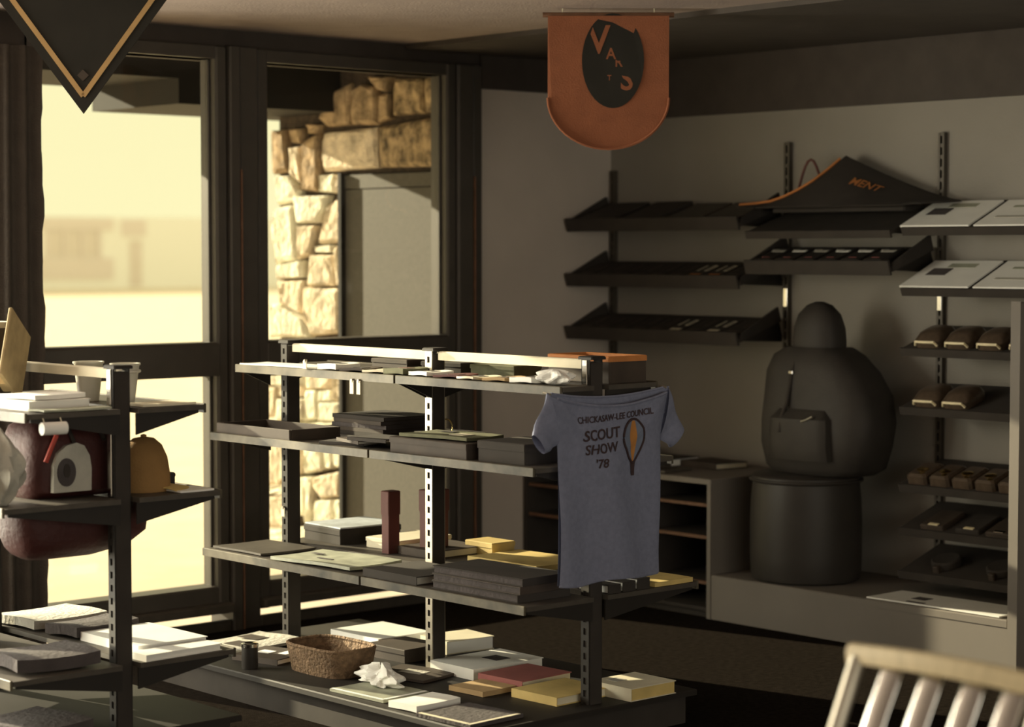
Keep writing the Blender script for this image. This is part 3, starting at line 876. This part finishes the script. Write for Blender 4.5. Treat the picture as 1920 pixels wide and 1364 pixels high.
MB().grid(front, 44, 44).grid(back_, 44, 20).build('shirt_body', 'shirt', ts, smooth=True)
MB().tube([front(i / 24, .0) + Vector((0, -.001, 0)) for i in range(1, 24)], .0055, 6).build('neck_rib', 'shirt', ts, smooth=True)
MB().tube([back_(i / 24, .0) + Vector((0, .001, 0)) for i in range(1, 24)], .0045, 6).build('neck_rib', 'shirt', ts, smooth=True)
MB().tube([front(i / 30, 1) + Vector((0, 0, .004)) for i in range(31)], .003, 6).build('hem', 'shirt', ts, smooth=True)
for s_, tipx, tipz, hx, hz in ((-1, -.345, 1.055, -.315, .99), (1, .355, 1.04, .32, .975)):
    # sleeve: shoulder edge to cuff, flattened tube
    def sl(u, v, s_=s_, tipx=tipx, tipz=tipz, hx=hx, hz=hz):
        top = Vector((CX + s_ * .28, 0, 1.188)).lerp(Vector((CX + tipx, 0, tipz)), v)
        bot = Vector((CX + s_ * .235, 0, 1.015)).lerp(Vector((CX + hx * .93, 0, hz)), v)
        a = u * 2 * PI
        m_ = (top + bot) / 2; h_ = (top - bot) / 2
        p_ = m_ + h_ * math.cos(a)
        return Vector((p_.x, YS + .004 - .016 * math.sin(a) - .006 * math.sin(v * 7 + a), p_.z))
    MB().grid(sl, 20, 8).build('sleeve', 'shirt', ts, smooth=True)


def surf(x, z):
    u = .5 + (x - CX) / (2 * half(z)); 
    return YS - .022 * math.sqrt(max(0, 1 - (2 * u - 1) ** 2)) - fold(x, z)


def shirt_text(body, x, z, size, mat, sxx=1.0, rise=0.0):
    vv, ff = text_mesh(body, size)
    me = bpy.data.meshes.new('tmp'); me.from_pydata([(q_.x * sxx, q_.y, 0) for q_ in vv], [], ff)
    bm = bmesh.new(); bm.from_mesh(me)
    bmesh.ops.triangulate(bm, faces=bm.faces)
    for _ in range(2):
        long_ = [e for e in bm.edges if e.calc_length() > .012]
        if long_: bmesh.ops.subdivide_edges(bm, edges=long_, cuts=1)
        bmesh.ops.triangulate(bm, faces=[f for f in bm.faces if len(f.verts) > 3])
    V = [v.co.copy() for v in bm.verts]; bm.verts.index_update(); F = [tuple(v.index for v in f.verts) for f in bm.faces]
    bm.free(); bpy.data.meshes.remove(me)
    out = []
    for c in V:
        X, Z = x + c.x, z + c.y + rise * c.x + .12 * c.x * c.x
        out.append((X, surf(X, Z) - .0035, Z))
    MB().add(out, F).build('shirt_lettering', mat, ts)


shirt_text('CHICKASAW-LEE COUNCIL', 4.992, 1.088, .030, 'shirtdark', .93, .05)
shirt_text('SCOUT', 4.925, 1.026, .050, 'shirtdark', 1.0, .05)
shirt_text('SHOW', 4.925, .980, .046, 'shirtdark', 1.0, .05)
shirt_text("'78", 4.925, .931, .042, 'shirtdark', 1.0, .05)


def balloon(t, k):        # outline of the balloon, t 0..1 round, k scale
    a = 2 * PI * t
    x = .050 * math.sin(a); z = .066 * math.cos(a)
    if z < 0: x *= (1 - .62 * (-z / .066) ** 1.3); z *= 1.25
    return x * k, z * k


BXc, BZc = 5.078, 1.020


def bmesh_patch(name, poly_rows, mat, lift):
    vv = []; n = len(poly_rows[0])
    for row in poly_rows:
        for (x, z) in row: vv.append((BXc + x, surf(BXc + x, BZc + z) - lift, BZc + z))
    ff = [(j * n + i, j * n + i + 1, (j + 1) * n + i + 1, (j + 1) * n + i) for j in range(len(poly_rows) - 1) for i in range(n - 1)]
    MB().add(vv, ff).build(name, mat, ts)


def rows(f0, f1, m=26):
    R = []
    for j in range(m + 1):
        z = .060 - (.060 + .076) * j / m
        # half width at z
        lo = 0; best = 0
        if z >= 0: hw = .050 * math.sqrt(max(0, 1 - (z / .066) ** 2))
        else:
            zz = z / 1.25; hw = .050 * math.sqrt(max(0, 1 - (zz / .066) ** 2)) * (1 - .62 * (-zz / .066) ** 1.3)
        hw *= .93
        R.append([(hw * (f0 + (f1 - f0) * i / 4), z) for i in range(5)])
    return R


bmesh_patch('balloon_gore', rows(-1, -.34), 'balloonblue', .003)
bmesh_patch('balloon_gore', rows(-.34, .36), 'balloonorange', .0034)
bmesh_patch('balloon_gore', rows(.36, 1), 'balloonblue', .003)
pts = [(BXc + balloon(i / 48, 1)[0], 0, BZc + balloon(i / 48, 1)[1]) for i in range(48)]
MB().tube([(x, surf(x, z) - .003, z) for x, _, z in pts], .0042, 6, True).build('balloon_outline', 'shirtdark', ts, smooth=True)
bmesh_patch('balloon_basket', [[(-.012, -.080), (.012, -.080)], [(-.009, -.10), (.009, -.10)], [(-.008, -.125), (.008, -.125)]], 'shirtdark', .0035)
# the two pins that hold the shirt on the rack end
for x in (CX - .27, CX + .27):
    MB().tube([(x, YS + .0, 1.183), (x, 5.085, 1.187)], .004, 6).build('hook', 'metal', ts)

# ------------------------------------------------------------------ goods on the near rack: deck
Z0 = .1205
flat('leaflet_fan', 'clothwhite', 'fan of pale leaflets on the deck end by the window', 'leaflets', (4.72, 6.78, Z0), (0, 0, .1), .26, .36, .012, None, .008,
     ((-.10, -.02, -.08, .02, 'brown'), (.03, .10, -.02, .09, 'brown')))
book((4.64, 6.50, Z0), .25, .20, .22, .022, 'brown', 'brown booklet with pale patches on the deck before the basket', prints=((.0, .06, -.07, -.03, 'white'), (-.02, .03, .0, .06, 'white')))
# basket
bs = thing('open_basket', 'open brown basket on the rack deck', 'basket', (4.66, 6.16, Z0))
rings = [sring(4.66, 6.16, Z0 + z, .10 + .18 * z, .155 + .18 * z, 28, .55) for z in (0, .025, .05, .075, .095)]
inner = [sring(4.66, 6.16, Z0 + z, .092 + .18 * z, .147 + .18 * z, 28, .55) for z in (.095, .05, .012)]
MB().loft(rings + inner, None, True, True).build('basket_wall', 'wicker', bs, smooth=True)
MB().tube([Vector(p_) for p_ in sring(4.66, 6.16, Z0 + .098, .112, .168, 28, .55)], .007, 8, True).build('basket_rim', 'wicker', bs, smooth=True)
# dark film can
fc = thing('small_canister', 'small dark canister with a bright rim beside the basket', 'canister', (4.47, 6.40, Z0))
MB().lathe([(.0, 0), (.028, 0), (.030, .004), (.030, .08), (.0, .08)], 4.47, 6.40, Z0, 20).build('can_body', 'black', fc, smooth=True)
MB().lathe([(.0, 0), (.032, 0), (.032, .012), (.026, .015), (.0, .015)], 4.47, 6.40, Z0 + .08, 20).build('can_lid', 'chrome', fc, smooth=True)

book((5.16, 6.50, Z0), .0, .26, .30, .045, 'white', 'thick white book by the middle of the rack deck', pages='white')
book((5.29, 6.19, Z0), -.1, .22, .18, .05, 'cream', 'cream book touching the thick white book', pages='white')
carton((5.04, 6.20, Z0), .05, .20, .22, .05, 'brown', 'brown flat box between the basket and the white books')
flat('dark_print', 'brown', 'dark printed sheet in front of the brown flat box', 'paper', (4.83, 5.90, Z0), (0, 0, .2), .26, .20, .010, None, .002, ((-.02, .04, -.05, .05, 'clothwhite'),))
book((5.10, 5.80, Z0), .0, .34, .24, .04, 'white', 'white book with a dark printed patch on the rack deck', prints=((.0, .07, -.05, .03, 'clothdark'),))
flat('tan_booklet', 'tan', 'tan booklet next to the rose-red book', 'booklet', (4.84, 5.53, Z0), (0, 0, .05), .17, .16, .018, None, .001)
book((5.05, 5.54, Z0), .05, .25, .22, .035, 'rosebook', 'rose-red book on the rack deck', pages='cream')
book((4.98, 5.28, Z0), .03, .26, .22, .03, 'yellow', 'yellow book at the foot of the end post', pages='cream')
book((5.20, 5.15, Z0), .0, .22, .20, .045, 'cream', 'cream book at the outer end of the rack deck', pages='yellow', prints=((-.06, -.01, .02, .07, 'clothwhite'),))
# crumpled bag
random.seed(3)
cg = thing('crumpled_bag', 'crumpled white bag lying on a magazine', 'bag', (4.63, 5.83, Z0 + .012))
def crump(u, v):
    a = 2 * PI * u
    prof = [(0, 0), (.9, .0), (1.05, .25), (.9, .6), (.55, .9), (.05, 1.0)]
    t_ = v * 5; i_ = min(4, int(t_)); f_ = t_ - i_
    r_ = prof[i_][0] + (prof[i_ + 1][0] - prof[i_][0]) * f_; z_ = prof[i_][1] + (prof[i_ + 1][1] - prof[i_][1]) * f_
    n_ = 1 + .22 * math.sin(a * 5 + v * 9) * (0 < v < 1) + .14 * math.sin(a * 9 - v * 14)
    return (4.63 + .055 * r_ * n_ * math.cos(a) + .03 * r_ * math.sin(a), 5.83 + .12 * r_ * n_ * math.sin(a), Z0 + .0125 + .06 * z_ * (1 + .2 * math.sin(a * 3 + 1)))
MB().grid(crump, 40, 14).build('bag_film', 'white', cg)
flat('magazine', 'greygreen', 'grey-green magazine with a pale border under the crumpled bag', 'magazine', (4.55, 5.74, Z0), (0, 0, .05), .28, .21, .010, None, .001,
     ((-.104, -.092, -.135, .135, 'white'), (-.09, .10, -.138, -.125, 'white')))
flat('white_pamphlet', 'white', 'white pamphlet beside the grey-green magazine', 'pamphlet', (4.53, 5.47, Z0), (0, 0, .05), .14, .20, .022, None, .003)
flat('magazine', 'clothdark', 'dark magazine with a pale edge on the near corner of the deck', 'magazine', (4.53, 5.24, Z0), (0, 0, .05), .26, .24, .012, None, .001,
     ((-.118, .11, -.128, -.114, 'cream'), (-.118, -.104, -.11, .12, 'cream')))

# ------------------------------------------------------------------ shelf at .49
Z3 = .4905
flat('grey_sheet_pile', 'shelfmetal', 'pile of dull grey sheets at the window end of the lowest shelf', 'paper', (4.80, 6.77, Z3), (0, 0, .0), .32, .26, .008, None, .003)
flat('magazine', 'greygreen', 'open grey magazine on the lowest shelf beside the grey sheets', 'magazine', (4.79, 6.30, Z3), (0, 0, .08), .44, .26, .012, None, .006,
     ((-.05, -.035, -.03, .05, 'clothdark'), (.02, .04, .10, .16, 'clothdark')))
carton((5.24, 6.78, Z3), -.05, .30, .26, .06, 'blackmatte', 'dark flat box with a pale blue lid on the lowest shelf', lid=None)
flat('pale_blue_card', 'bluewhite', 'pale blue card lying on the dark flat box', 'card', (5.24, 6.78, Z3 + .0605), (0, 0, -.05), .25, .29, .006, None, .001)
carton((5.28, 6.47, Z3), .05, .28, .20, .04, 'cream', 'cream flat box beside the dark box with the blue card')
book((5.24, 6.22, Z3), .0, .26, .22, .0298, 'brown', 'brown book under the maroon upright box', pages='cream')
carton((5.20, 6.22, Z3 + .0305), .1, .10, .07, .22, 'maroon', 'maroon upright box standing on a brown book', name='upright_box')
carton((5.10, 6.36, Z3), 0, .06, .05, .24, 'maroon', 'slim maroon upright box behind the middle post', name='upright_box')
carton((5.38, 6.10, Z3), .0, .12, .16, .05, 'yellow', 'small yellow box beyond the maroon upright box')
flat('yellow_sheet', 'yellow', 'yellow sheet pile on the lowest shelf behind the T-shirt', 'paper', (5.30, 5.80, Z3), (0, 0, .0), .38, .26, .02, None, .003)
flat('yellow_folder', 'yellow', 'yellow folder at the shelf corner under the T-shirt', 'folder', (5.34, 5.19, Z3), (0, 0, .0), .20, .19, .016, None, .001)
book((4.79, 5.82, Z3), .0, .26, .30, .030, 'blackmatte', 'black book on the lowest shelf, before the middle post', pages='clothwhite')
for i, (m_, lb) in enumerate((('blackmatte', 'bottom'), ('brown', 'second'), ('blackmatte', 'top'))):
    book((4.79, 5.38, Z3 + i * .0265), PI / 2 + .02 * i, .44, .24 - .01 * i, .026, m_, 'dark book, %s of the stack at the shelf corner' % lb, pages='clothdark')
for i in range(3):
    book((5.055 + .07 * i, 5.17, Z3), PI / 2, .15, .06, .03 + .004 * i, 'blackmatte', ORD[i] + ' small dark book from the shelf corner, under the T-shirt hem',
         'small dark books under the shirt')

# ------------------------------------------------------------------ shelf at .94
Z2 = .9405
tr = thing('shallow_tray', 'shallow brown tray on the middle shelf end by the window', 'tray', (4.80, 6.68, Z2))
MB().box(4.69, 4.93, 6.45, 6.93, Z2, Z2 + .006).build('tray_floor', 'brown', tr)
for a_ in ((4.69, 4.70, 6.45, 6.93), (4.92, 4.93, 6.45, 6.93), (4.70, 4.92, 6.45, 6.46), (4.70, 4.92, 6.92, 6.93)):
    MB().rbox(a_[0], a_[1], a_[2], a_[3], Z2 + .006, Z2 + .04, .002).build('tray_side', 'brown', tr)
for i in range(5):
    book((5.15, 6.46, Z2 + i * .0155), .04 * (i % 3 - 1), .26, .32 - .01 * (i % 2), .015, ['blackmatte', 'brown', 'clothdark', 'brown', 'blackmatte'][i],
         'thin dark booklet in the stack on the middle shelf, %s from below' % ['first', 'second', 'third', 'fourth', 'fifth'][i], 'stack of thin dark booklets', pages='clothdark')
for i, (x, y, a_) in enumerate(((4.80, 6.20, .3), (4.80, 6.12, -.25), (4.79, 6.02, .1))):
    book((x, y, Z2 + i * .0125), a_, .16, .20, .012, ['blackmatte', 'brown', 'blackmatte'][i], 'dark booklet, %s of the untidy pile before the post' % ['bottom', 'middle', 'top'][i], pages='clothwhite')
carton((4.81, 5.66, Z2), 0, .22, .42, .055, 'brown', 'long brown box on the middle shelf next to the T-shirt', lid='brown')
flat('green_card_pile', 'green', 'pile of dull green cards on the long brown box', 'cards', (4.81, 5.66, Z2 + .0555), (0, 0, .06), .34, .18, .012, None, .004,
     ((-.04, .02, -.10, -.03, 'cream'), (.03, .06, .02, .10, 'blackmatte')))
carton((4.83, 5.30, Z2), 0, .22, .24, .07, 'blackmatte', 'black box behind the left sleeve of the T-shirt')
flat('white_slips', 'clothwhite', 'stack of pale slips on the far side of the middle shelf', 'paper', (5.20, 6.12, Z2), (0, 0, 0), .24, .16, .025, None, .002)
kr = thing('brass_ring', 'brass key ring standing against the pale slips', 'key ring', (5.06, 5.98, Z2))
MB().tube([(5.06 + .022 * math.sin(a_) * .7, 5.98 - .022 * math.sin(a_) * .7, Z2 + .055 + .034 * math.cos(a_)) for a_ in [2 * PI * i / 24 for i in range(24)]], .003, 8, True).build('ring', 'brass', kr, smooth=True)
MB().rbox(5.04, 5.08, 5.965, 5.995, Z2, Z2 + .025, .006).build('fob', 'brass', kr)

# ------------------------------------------------------------------ top shelf at 1.20
Z1 = 1.2005
flat('pale_sheet', 'white', 'long pale sheet at the window end of the top shelf', 'paper', (4.873, 6.72, Z1), (0, 0, .0), .44, .13, .006, None, .003)
random.seed(11)
tops = [('white', 'packet of white cards'), ('brown', 'brown patch packet'), ('cream', 'cream patch packet'), ('green', 'green patch packet'),
        ('white', 'white folded slip'), ('maroon', 'maroon patch packet'), ('cream', 'cream folded slip'), ('tan', 'tan patch packet'), ('white', 'white patch packet')]
nbr = ['beside the long pale sheet', 'next to the white cards', 'left of the rack middle', 'at the rack middle', 'just past the middle post', 'past the white slip',
       'before the end bay', 'in the end bay', 'nearest the shirt shoulder']
nbr[2], nbr[3] = 'between the brown and green packets', 'at the middle post of the top shelf'
for i, (m_, lb) in enumerate(tops):
    y = 6.40 - i * .135
    flat('patch_packet', m_, '%s on the top shelf, %s' % (lb, nbr[i]), 'packet', (4.885 + random.uniform(-.008, .008), y, Z1), (0, 0, random.uniform(-.3, .3)),
         .11, .12, random.uniform(.008, .022), 'flat packets along the top shelf', .005, ((-.02, .02, -.03, .02, random.choice(['maroon', 'brown', 'cream', 'blackmatte'])),))
for i, (x, y, m_, lb) in enumerate(((5.12, 6.30, 'brown', 'brown goods box, nearest the window,'), (5.12, 6.00, 'blackmatte', 'black goods box, middle one'), (5.12, 5.72, 'green', 'green goods box, nearest the tray,'))):
    carton((x, y, Z1), .05 * i, .15, .22, .04, m_, '%s on the far side of the top shelf' % lb)
cg = thing('crumpled_wrapper', 'crumpled clear-white wrapper on the top shelf near the T-shirt', 'wrapper', (4.875, 5.20, Z1))
def wrap_(u, v):
    a = 2 * PI * u; r_ = math.sin(PI * min(1, v * 1.02)); n_ = 1 + .25 * math.sin(a * 4 + v * 7) + .15 * math.sin(a * 7 - v * 11)
    return (4.875 + .042 * r_ * n_ * math.cos(a), 5.20 + .07 * r_ * n_ * math.sin(a), Z1 + .03 * (1 - math.cos(PI * v)) * .9)
MB().grid(wrap_, 36, 12).build('wrapper_film', 'white', cg)
ot = thing('orange_tray', 'open brown tray with an orange rim at the end of the top shelf', 'tray', (5.14, 5.25, Z1))
MB().box(5.05, 5.23, 5.12, 5.42, Z1, Z1 + .006).build('tray_floor', 'brown', ot)
for a_ in ((5.05, 5.058, 5.12, 5.42), (5.222, 5.23, 5.12, 5.42), (5.058, 5.222, 5.12, 5.128), (5.058, 5.222, 5.412, 5.42)):
    t_ = MB().rbox(a_[0], a_[1], a_[2], a_[3], Z1 + .006, Z1 + .075, .002).build('tray_side', 'brown', ot)
    MB().rbox(a_[0] - .003, a_[1] + .003, a_[2] - .003, a_[3] + .003, Z1 + .073, Z1 + .092, .003).build('orange_rim', 'orange', t_)
# small tags clipped under and over the price rails
def clip_tag(x, y, z, h, label, group):
    r = thing('price_tag', label, 'tag', (x, y, z), group=group)
    MB().rbox(x - .006, x - .003, y - .012, y + .012, z, z + h, .002).build('tag_card', 'cream', r)
    MB().rbox(x - .008, x + .004, y - .006, y + .006, z + h - .006, z + h + .006, .002).build('clip', 'metal', r)
clip_tag(4.79, 6.48, 1.205, .03, 'small pale tag standing on the edge of the top shelf', None)
for y in (6.15, 6.19):
    clip_tag(4.788, y, 1.125, .05, ['small pale tag under the top shelf edge, beside its twin toward the shirt', 'small pale tag under the top shelf edge, beside its twin toward the window'][y > 6.17], 'tags under the top shelf')
# clip on the far post
clip_tag(4.945, 6.84, .60, .035, 'yellow-lit tag hanging on the far post', None)

# ------------------------------------------------------------------ goods on the rack by the drape
# top shelf 1.15
Za = 1.1505
def cup(x, y, r0, r1, h, label):
    r = thing('plastic_cup', label, 'cup', (x, y, Za))
    MB().lathe([(.0, 0), (r0, 0), (r1, h), (r1 + .004, h), (r1 + .004, h + .006), (r1 - .002, h + .006), (r1 - .003, h), (r0 - .003, .004), (.0, .004)], x, y, Za, 24).build('cup_wall', 'cup', r, smooth=True)
    MB().lathe([(r1 + .001, 0), (r1 + .005, .002), (r1 + .005, .008), (r1 + .001, .01)], x, y, Za + h * .8, 24).build('rim_band', 'cup', r, smooth=True)
cup(3.725, 6.03, .030, .046, .125, 'milky plastic cup standing beside the chrome post')
cup(3.695, 6.21, .034, .048, .125, 'wide milky plastic cup standing behind the bright top rail')
book((3.42, 6.02, Za), .0, .22, .20, .03, 'white', 'white book on the top shelf of the rack by the drape', pages='white')
flat('white_pamphlet', 'white', 'white pamphlet lying on the white book', 'pamphlet', (3.42, 6.03, Za + .0305), (0, 0, .15), .18, .2, .014, None, .003)
flat('green_sheet', 'greygreen', 'grey-green sheet on the top shelf under the milky cups', 'paper', (3.42, 5.86, Za), (0, 0, 0), .10, .24, .006, None, .003)
flat('cream_slip', 'cream', 'cream slip on the overhanging end of the top shelf', 'paper', (3.76, 5.88, Za), (0, 0, 0), .12, .2, .008, None, .001)
tb = thing('tan_board', 'tan card board leaning on the rack by the drape', 'sign board', (3.42, 6.24, 1.2035), (0, .5, .75))
MB().rbox(-.11, .11, -.006, .006, 0, .24, .003).build('board', 'olive', tb, world=False)
MB().rbox(-.03, .03, .006, .030, 0, .10, .003).build('easel_foot', 'olive', tb, world=False)
carton((3.45, 6.52, Za), .0, .20, .26, .24, 'blackmatte', 'tall black box behind the tan board', name='tall_box')
flat('pale_pad', 'clothwhite', 'pale pad lying on the tall black box', 'paper pad', (3.45, 6.52, Za + .2405), (0, 0, .1), .22, .18, .02, None, .001)
rl = thing('paper_roll', 'short white paper roll hanging at the shelf end over the red pack', 'roll', (3.35, 5.80, 1.09))
MB().tube([(3.28, 5.79, 1.105), (3.36, 5.785, 1.105)], .020, 14).build('roll_body', 'white', rl, smooth=True)
for x in (3.29, 3.35):
    MB().tube([(x, 5.79, 1.12), (x, 5.80, 1.136)], .002, 6).build('loop', 'cream', rl)

# red pack on the middle shelf
Zb = .8655
rp = thing('red_pack', 'dark red pack with a white arched patch on the middle shelf', 'pack', (3.53, 5.93, Zb))
q = lambda z, rx, ry, dx=0, e=.45: sring(3.50 + dx, 6.07, z, rx, ry, 28, e)
MB().loft([q(Zb, .15, .10), q(Zb + .02, .16, .125), q(Zb + .10, .165, .135), q(Zb + .18, .16, .13), q(Zb + .225, .145, .11), q(Zb + .245, .12, .08)]).build('pack_body', 'darkred', rp, smooth=True)
pc = MB().prism([(3.44 + .092 * x, Zb + .022 + .155 * z) for x, z in ((-.5, 0), (.98, 0), (1.0, .45), (.93, .72), (.72, .93), (.42, 1.0), (.02, .95), (-.3, .8), (-.48, .55))], 'y', 5.922, 5.94).build('arched_patch', 'clothwhite', rp)
MB().prism([(3.44 + .033 * math.cos(a), Zb + .085 + .045 * math.sin(a)) for a in [2 * PI * i / 24 for i in range(24)]], 'y', 5.918, 5.922).build('round_emblem', 'clothdark', pc)
MB().prism([(3.44 + .012 * math.cos(a), Zb + .09 + .022 * math.sin(a)) for a in [2 * PI * i / 16 for i in range(16)]], 'y', 5.916, 5.918).build('emblem_core', 'blackmatte', pc)
MB().tube([(3.43, 5.955, Zb + .235), (3.41, 5.93, Zb + .20), (3.39, 5.93, Zb + .16), (3.375, 5.935, Zb + .12)], .008, 8).build('strap', 'red', rp, smooth=True)
for x in (3.47, 3.58):
    MB().tube([(x, 6.01, Zb + .235), (x, 5.955, Zb + .215), (x, 5.925, Zb + .18)], .007, 8).build('tie_strap', 'blackmatte', rp, smooth=True)
MB().rbox(3.44, 3.66, 5.99, 6.13, Zb + .235, Zb + .262, .008).build('rolled_flap', 'blackcloth', rp)
# cloth at far left
cw = thing('pale_garment', 'crumpled pale grey garment beside the red pack', 'garment', (3.20, 5.96, Zb))
def garm(u, v):
    a = 2 * PI * u; r_ = .12 * math.sin(PI * (.12 + .88 * v)) + .004
    n_ = 1 + .14 * math.sin(a * 5 + v * 10) + .09 * math.sin(a * 9 - v * 6)
    return (3.20 + .60 * r_ * n_ * math.cos(a), 5.93 + r_ * n_ * math.sin(a) * .8, Zb + .25 * v)
MB().grid(garm, 36, 16).build('garment_cloth', 'clothwhite', cw, smooth=True)
# hanging dark red bag under the middle shelf
hb = thing('hanging_bag', 'dark red stuff bag hanging under the middle shelf', 'bag', (3.52, 5.98, .66))
q = lambda z, rx, ry, dx=0, e=.5: sring(3.55 + dx, 6.07, z, rx, ry, 28, e)
MB().loft([q(.665, .12, .05, -.06), q(.68, .16, .085, -.045), q(.70, .20, .11, -.02), q(.735, .235, .12), q(.79, .245, .12, 0), q(.835, .24, .115, 0), q(.843, .22, .10, 0)]).build('bag_body', 'darkred', hb, smooth=True)
for x in (3.36, 3.70):
    MB().tube([(x, 5.98, .80), (x, 5.955, .83), (x, 5.955, .848)], .005, 8).build('hanging_loop', 'blackmatte', hb, smooth=True)
gb = thing('dark_garment', 'dark garment bundled at the shelf edge left of the hanging bag', 'garment', (3.16, 6.3, .336))
def garm2(u, v):
    a = 2 * PI * u; r_ = .16 * math.sin(PI * (.10 + .9 * v)) + .003
    n_ = 1 + .12 * math.sin(a * 4 + v * 8)
    return (3.36 + .75 * r_ * n_ * math.cos(a), 6.62 + r_ * n_ * math.sin(a) * 1.1, .336 + .32 * v)
MB().grid(garm2, 32, 16).build('garment_cloth', 'clothdark', gb, smooth=True)
# tan cap on the right side of the middle shelf
th = thing('felt_hat', 'tan felt hat on the middle shelf beside the post', 'hat', (3.755, 5.965, Zb))
MB().lathe([(.0, 0), (.085, 0), (.088, .01), (.086, .06), (.078, .11), (.06, .15), (.035, .172), (.0, .178)], 3.755, 5.97, Zb, 28, 1.0, .95).build('crown', 'tanhat', th, smooth=True)
def brim(u, v):
    a = -1.3 + 2.0 * u; r_ = .083 + .065 * v
    return (3.755 + r_ * math.cos(a), 5.965 + r_ * math.sin(a) * .9, Zb + .016 - .008 * v * v)
MB().slab(brim, (0, 0, -.004), 16, 5).build('peak', 'yellow', th, smooth=True)
MB().lathe([(.0, 0), (.010, 0), (.010, .006), (.0, .009)], 3.755, 5.97, Zb + .177, 12).build('button', 'tanhat', th, smooth=True)
bb = thing('black_tin', 'small black tin beside the tan cap', 'tin', (3.895, 6.06, Zb))
MB().lathe([(.0, 0), (.03, 0), (.032, .004), (.032, .03), (.0, .03)], 3.895, 6.06, Zb, 20).build('tin_body', 'blackmatte', bb, smooth=True)
MB().lathe([(.0, 0), (.034, 0), (.034, .008), (.030, .012), (.0, .012)], 3.895, 6.06, Zb + .03, 20).build('tin_lid', 'blackmatte', bb, smooth=True)
flat('pale_card', 'white', 'pale card on the overhanging end of the middle shelf', 'card', (3.86, 5.88, Zb), (0, 0, 0), .13, .13, .006, None, .001)

# lower shelf .335
Zc = .3355
book((3.83, 6.10, Zc), .0, .27, .36, .03, 'white', 'large white book in the sun on the low shelf by the drape', pages='white')
book((3.80, 5.86, Zc), .05, .30, .10, .022, 'white', 'narrow white book at the sunny end of the low shelf', pages='white')
flat('grey_folder', 'clothwhite', 'pale grey folded cloth at the far end of the low shelf', 'cloth', (3.80, 6.66, Zc), (0, 0, .05), .26, .30, .03, None, .008)
flat('folded_shirt', 'clothdark', 'dark folded shirt on the low shelf behind the post', 'shirt', (3.80, 6.38, Zc), (0, 0, .1), .18, .26, .035, None, .010)
flat('folded_shirt', 'clothdark', 'dark folded shirt on the near side of the low shelf', 'shirt', (3.38, 5.98, Zc), (0, 0, -.1), .26, .28, .04, None, .012,)
flat('folded_shirt', 'clothdark', 'dark folded shirt on the floor deck of the rack by the drape', 'shirt', (3.32, 5.95, .1205), (0, 0, .1), .3, .26, .05, None, .01)

# ------------------------------------------------------------------ chair in the foreground
ch = thing('slat_back_chair', 'cream-railed chair with shiny upright slats standing in the foreground', 'chair', (3.20, 2.54, 0))
def post_x(z): return 3.455 - (.82 - z) * .50 if z > .45 else 3.27 + (.45 - z) * .25
rail = [(3.455 - .02 * math.sin(PI * t), 2.79 - .50 * t, .815 + .012 * math.sin(PI * t)) for t in [i / 16 for i in range(17)]]
b = MB()
b.loft([[(x - .012, y, z - .018), (x + .012, y, z - .018), (x + .016, y, z + .012), (x + .006, y, z + .022), (x - .008, y, z + .020), (x - .014, y, z + .008)] for x, y, z in rail])
b.build('top_rail', 'chaircream', ch, smooth=True)
for y in (2.765, 2.315):
    MB().tube([(post_x(z), y, z) for z in (.81, .7, .6, .5, .45)] + [(post_x(z), y, z) for z in (.3, .15, 0)], .017, 12).build('back_post', 'metal', ch, smooth=True)
for i, y in enumerate((2.675, 2.575, 2.475, 2.38)):
    rings = []
    for z in (.805, .72, .64, .56, .48):
        x = post_x(z) - .012 * math.sin((.81 - z) / .33 * PI)
        rings.append([(x + .005 + .010 * math.cos(a), y + .027 * math.sin(a), z) for a in [2 * PI * k / 16 for k in range(16)]])
    MB().loft(rings).build('slat', 'chrome', ch, smooth=True)
MB().tube([(post_x(.47), y, .47) for y in (2.765, 2.6, 2.45, 2.315)], .013, 10).build('lower_rail', 'metal', ch, smooth=True)
MB().loft([sring(3.07, 2.54, .435, .21, .22, 28, .5), sring(3.07, 2.54, .445, .22, .23, 28, .5), sring(3.07, 2.54, .468, .22, .23, 28, .5), sring(3.07, 2.54, .478, .20, .21, 28, .5)]).build('seat', 'chaircream', ch, smooth=True)
for y in (2.36, 2.72):
    MB().tube([(2.90, y, .44), (2.88, y, .2), (2.86, y, 0)], .016, 12).build('front_leg', 'metal', ch, smooth=True)
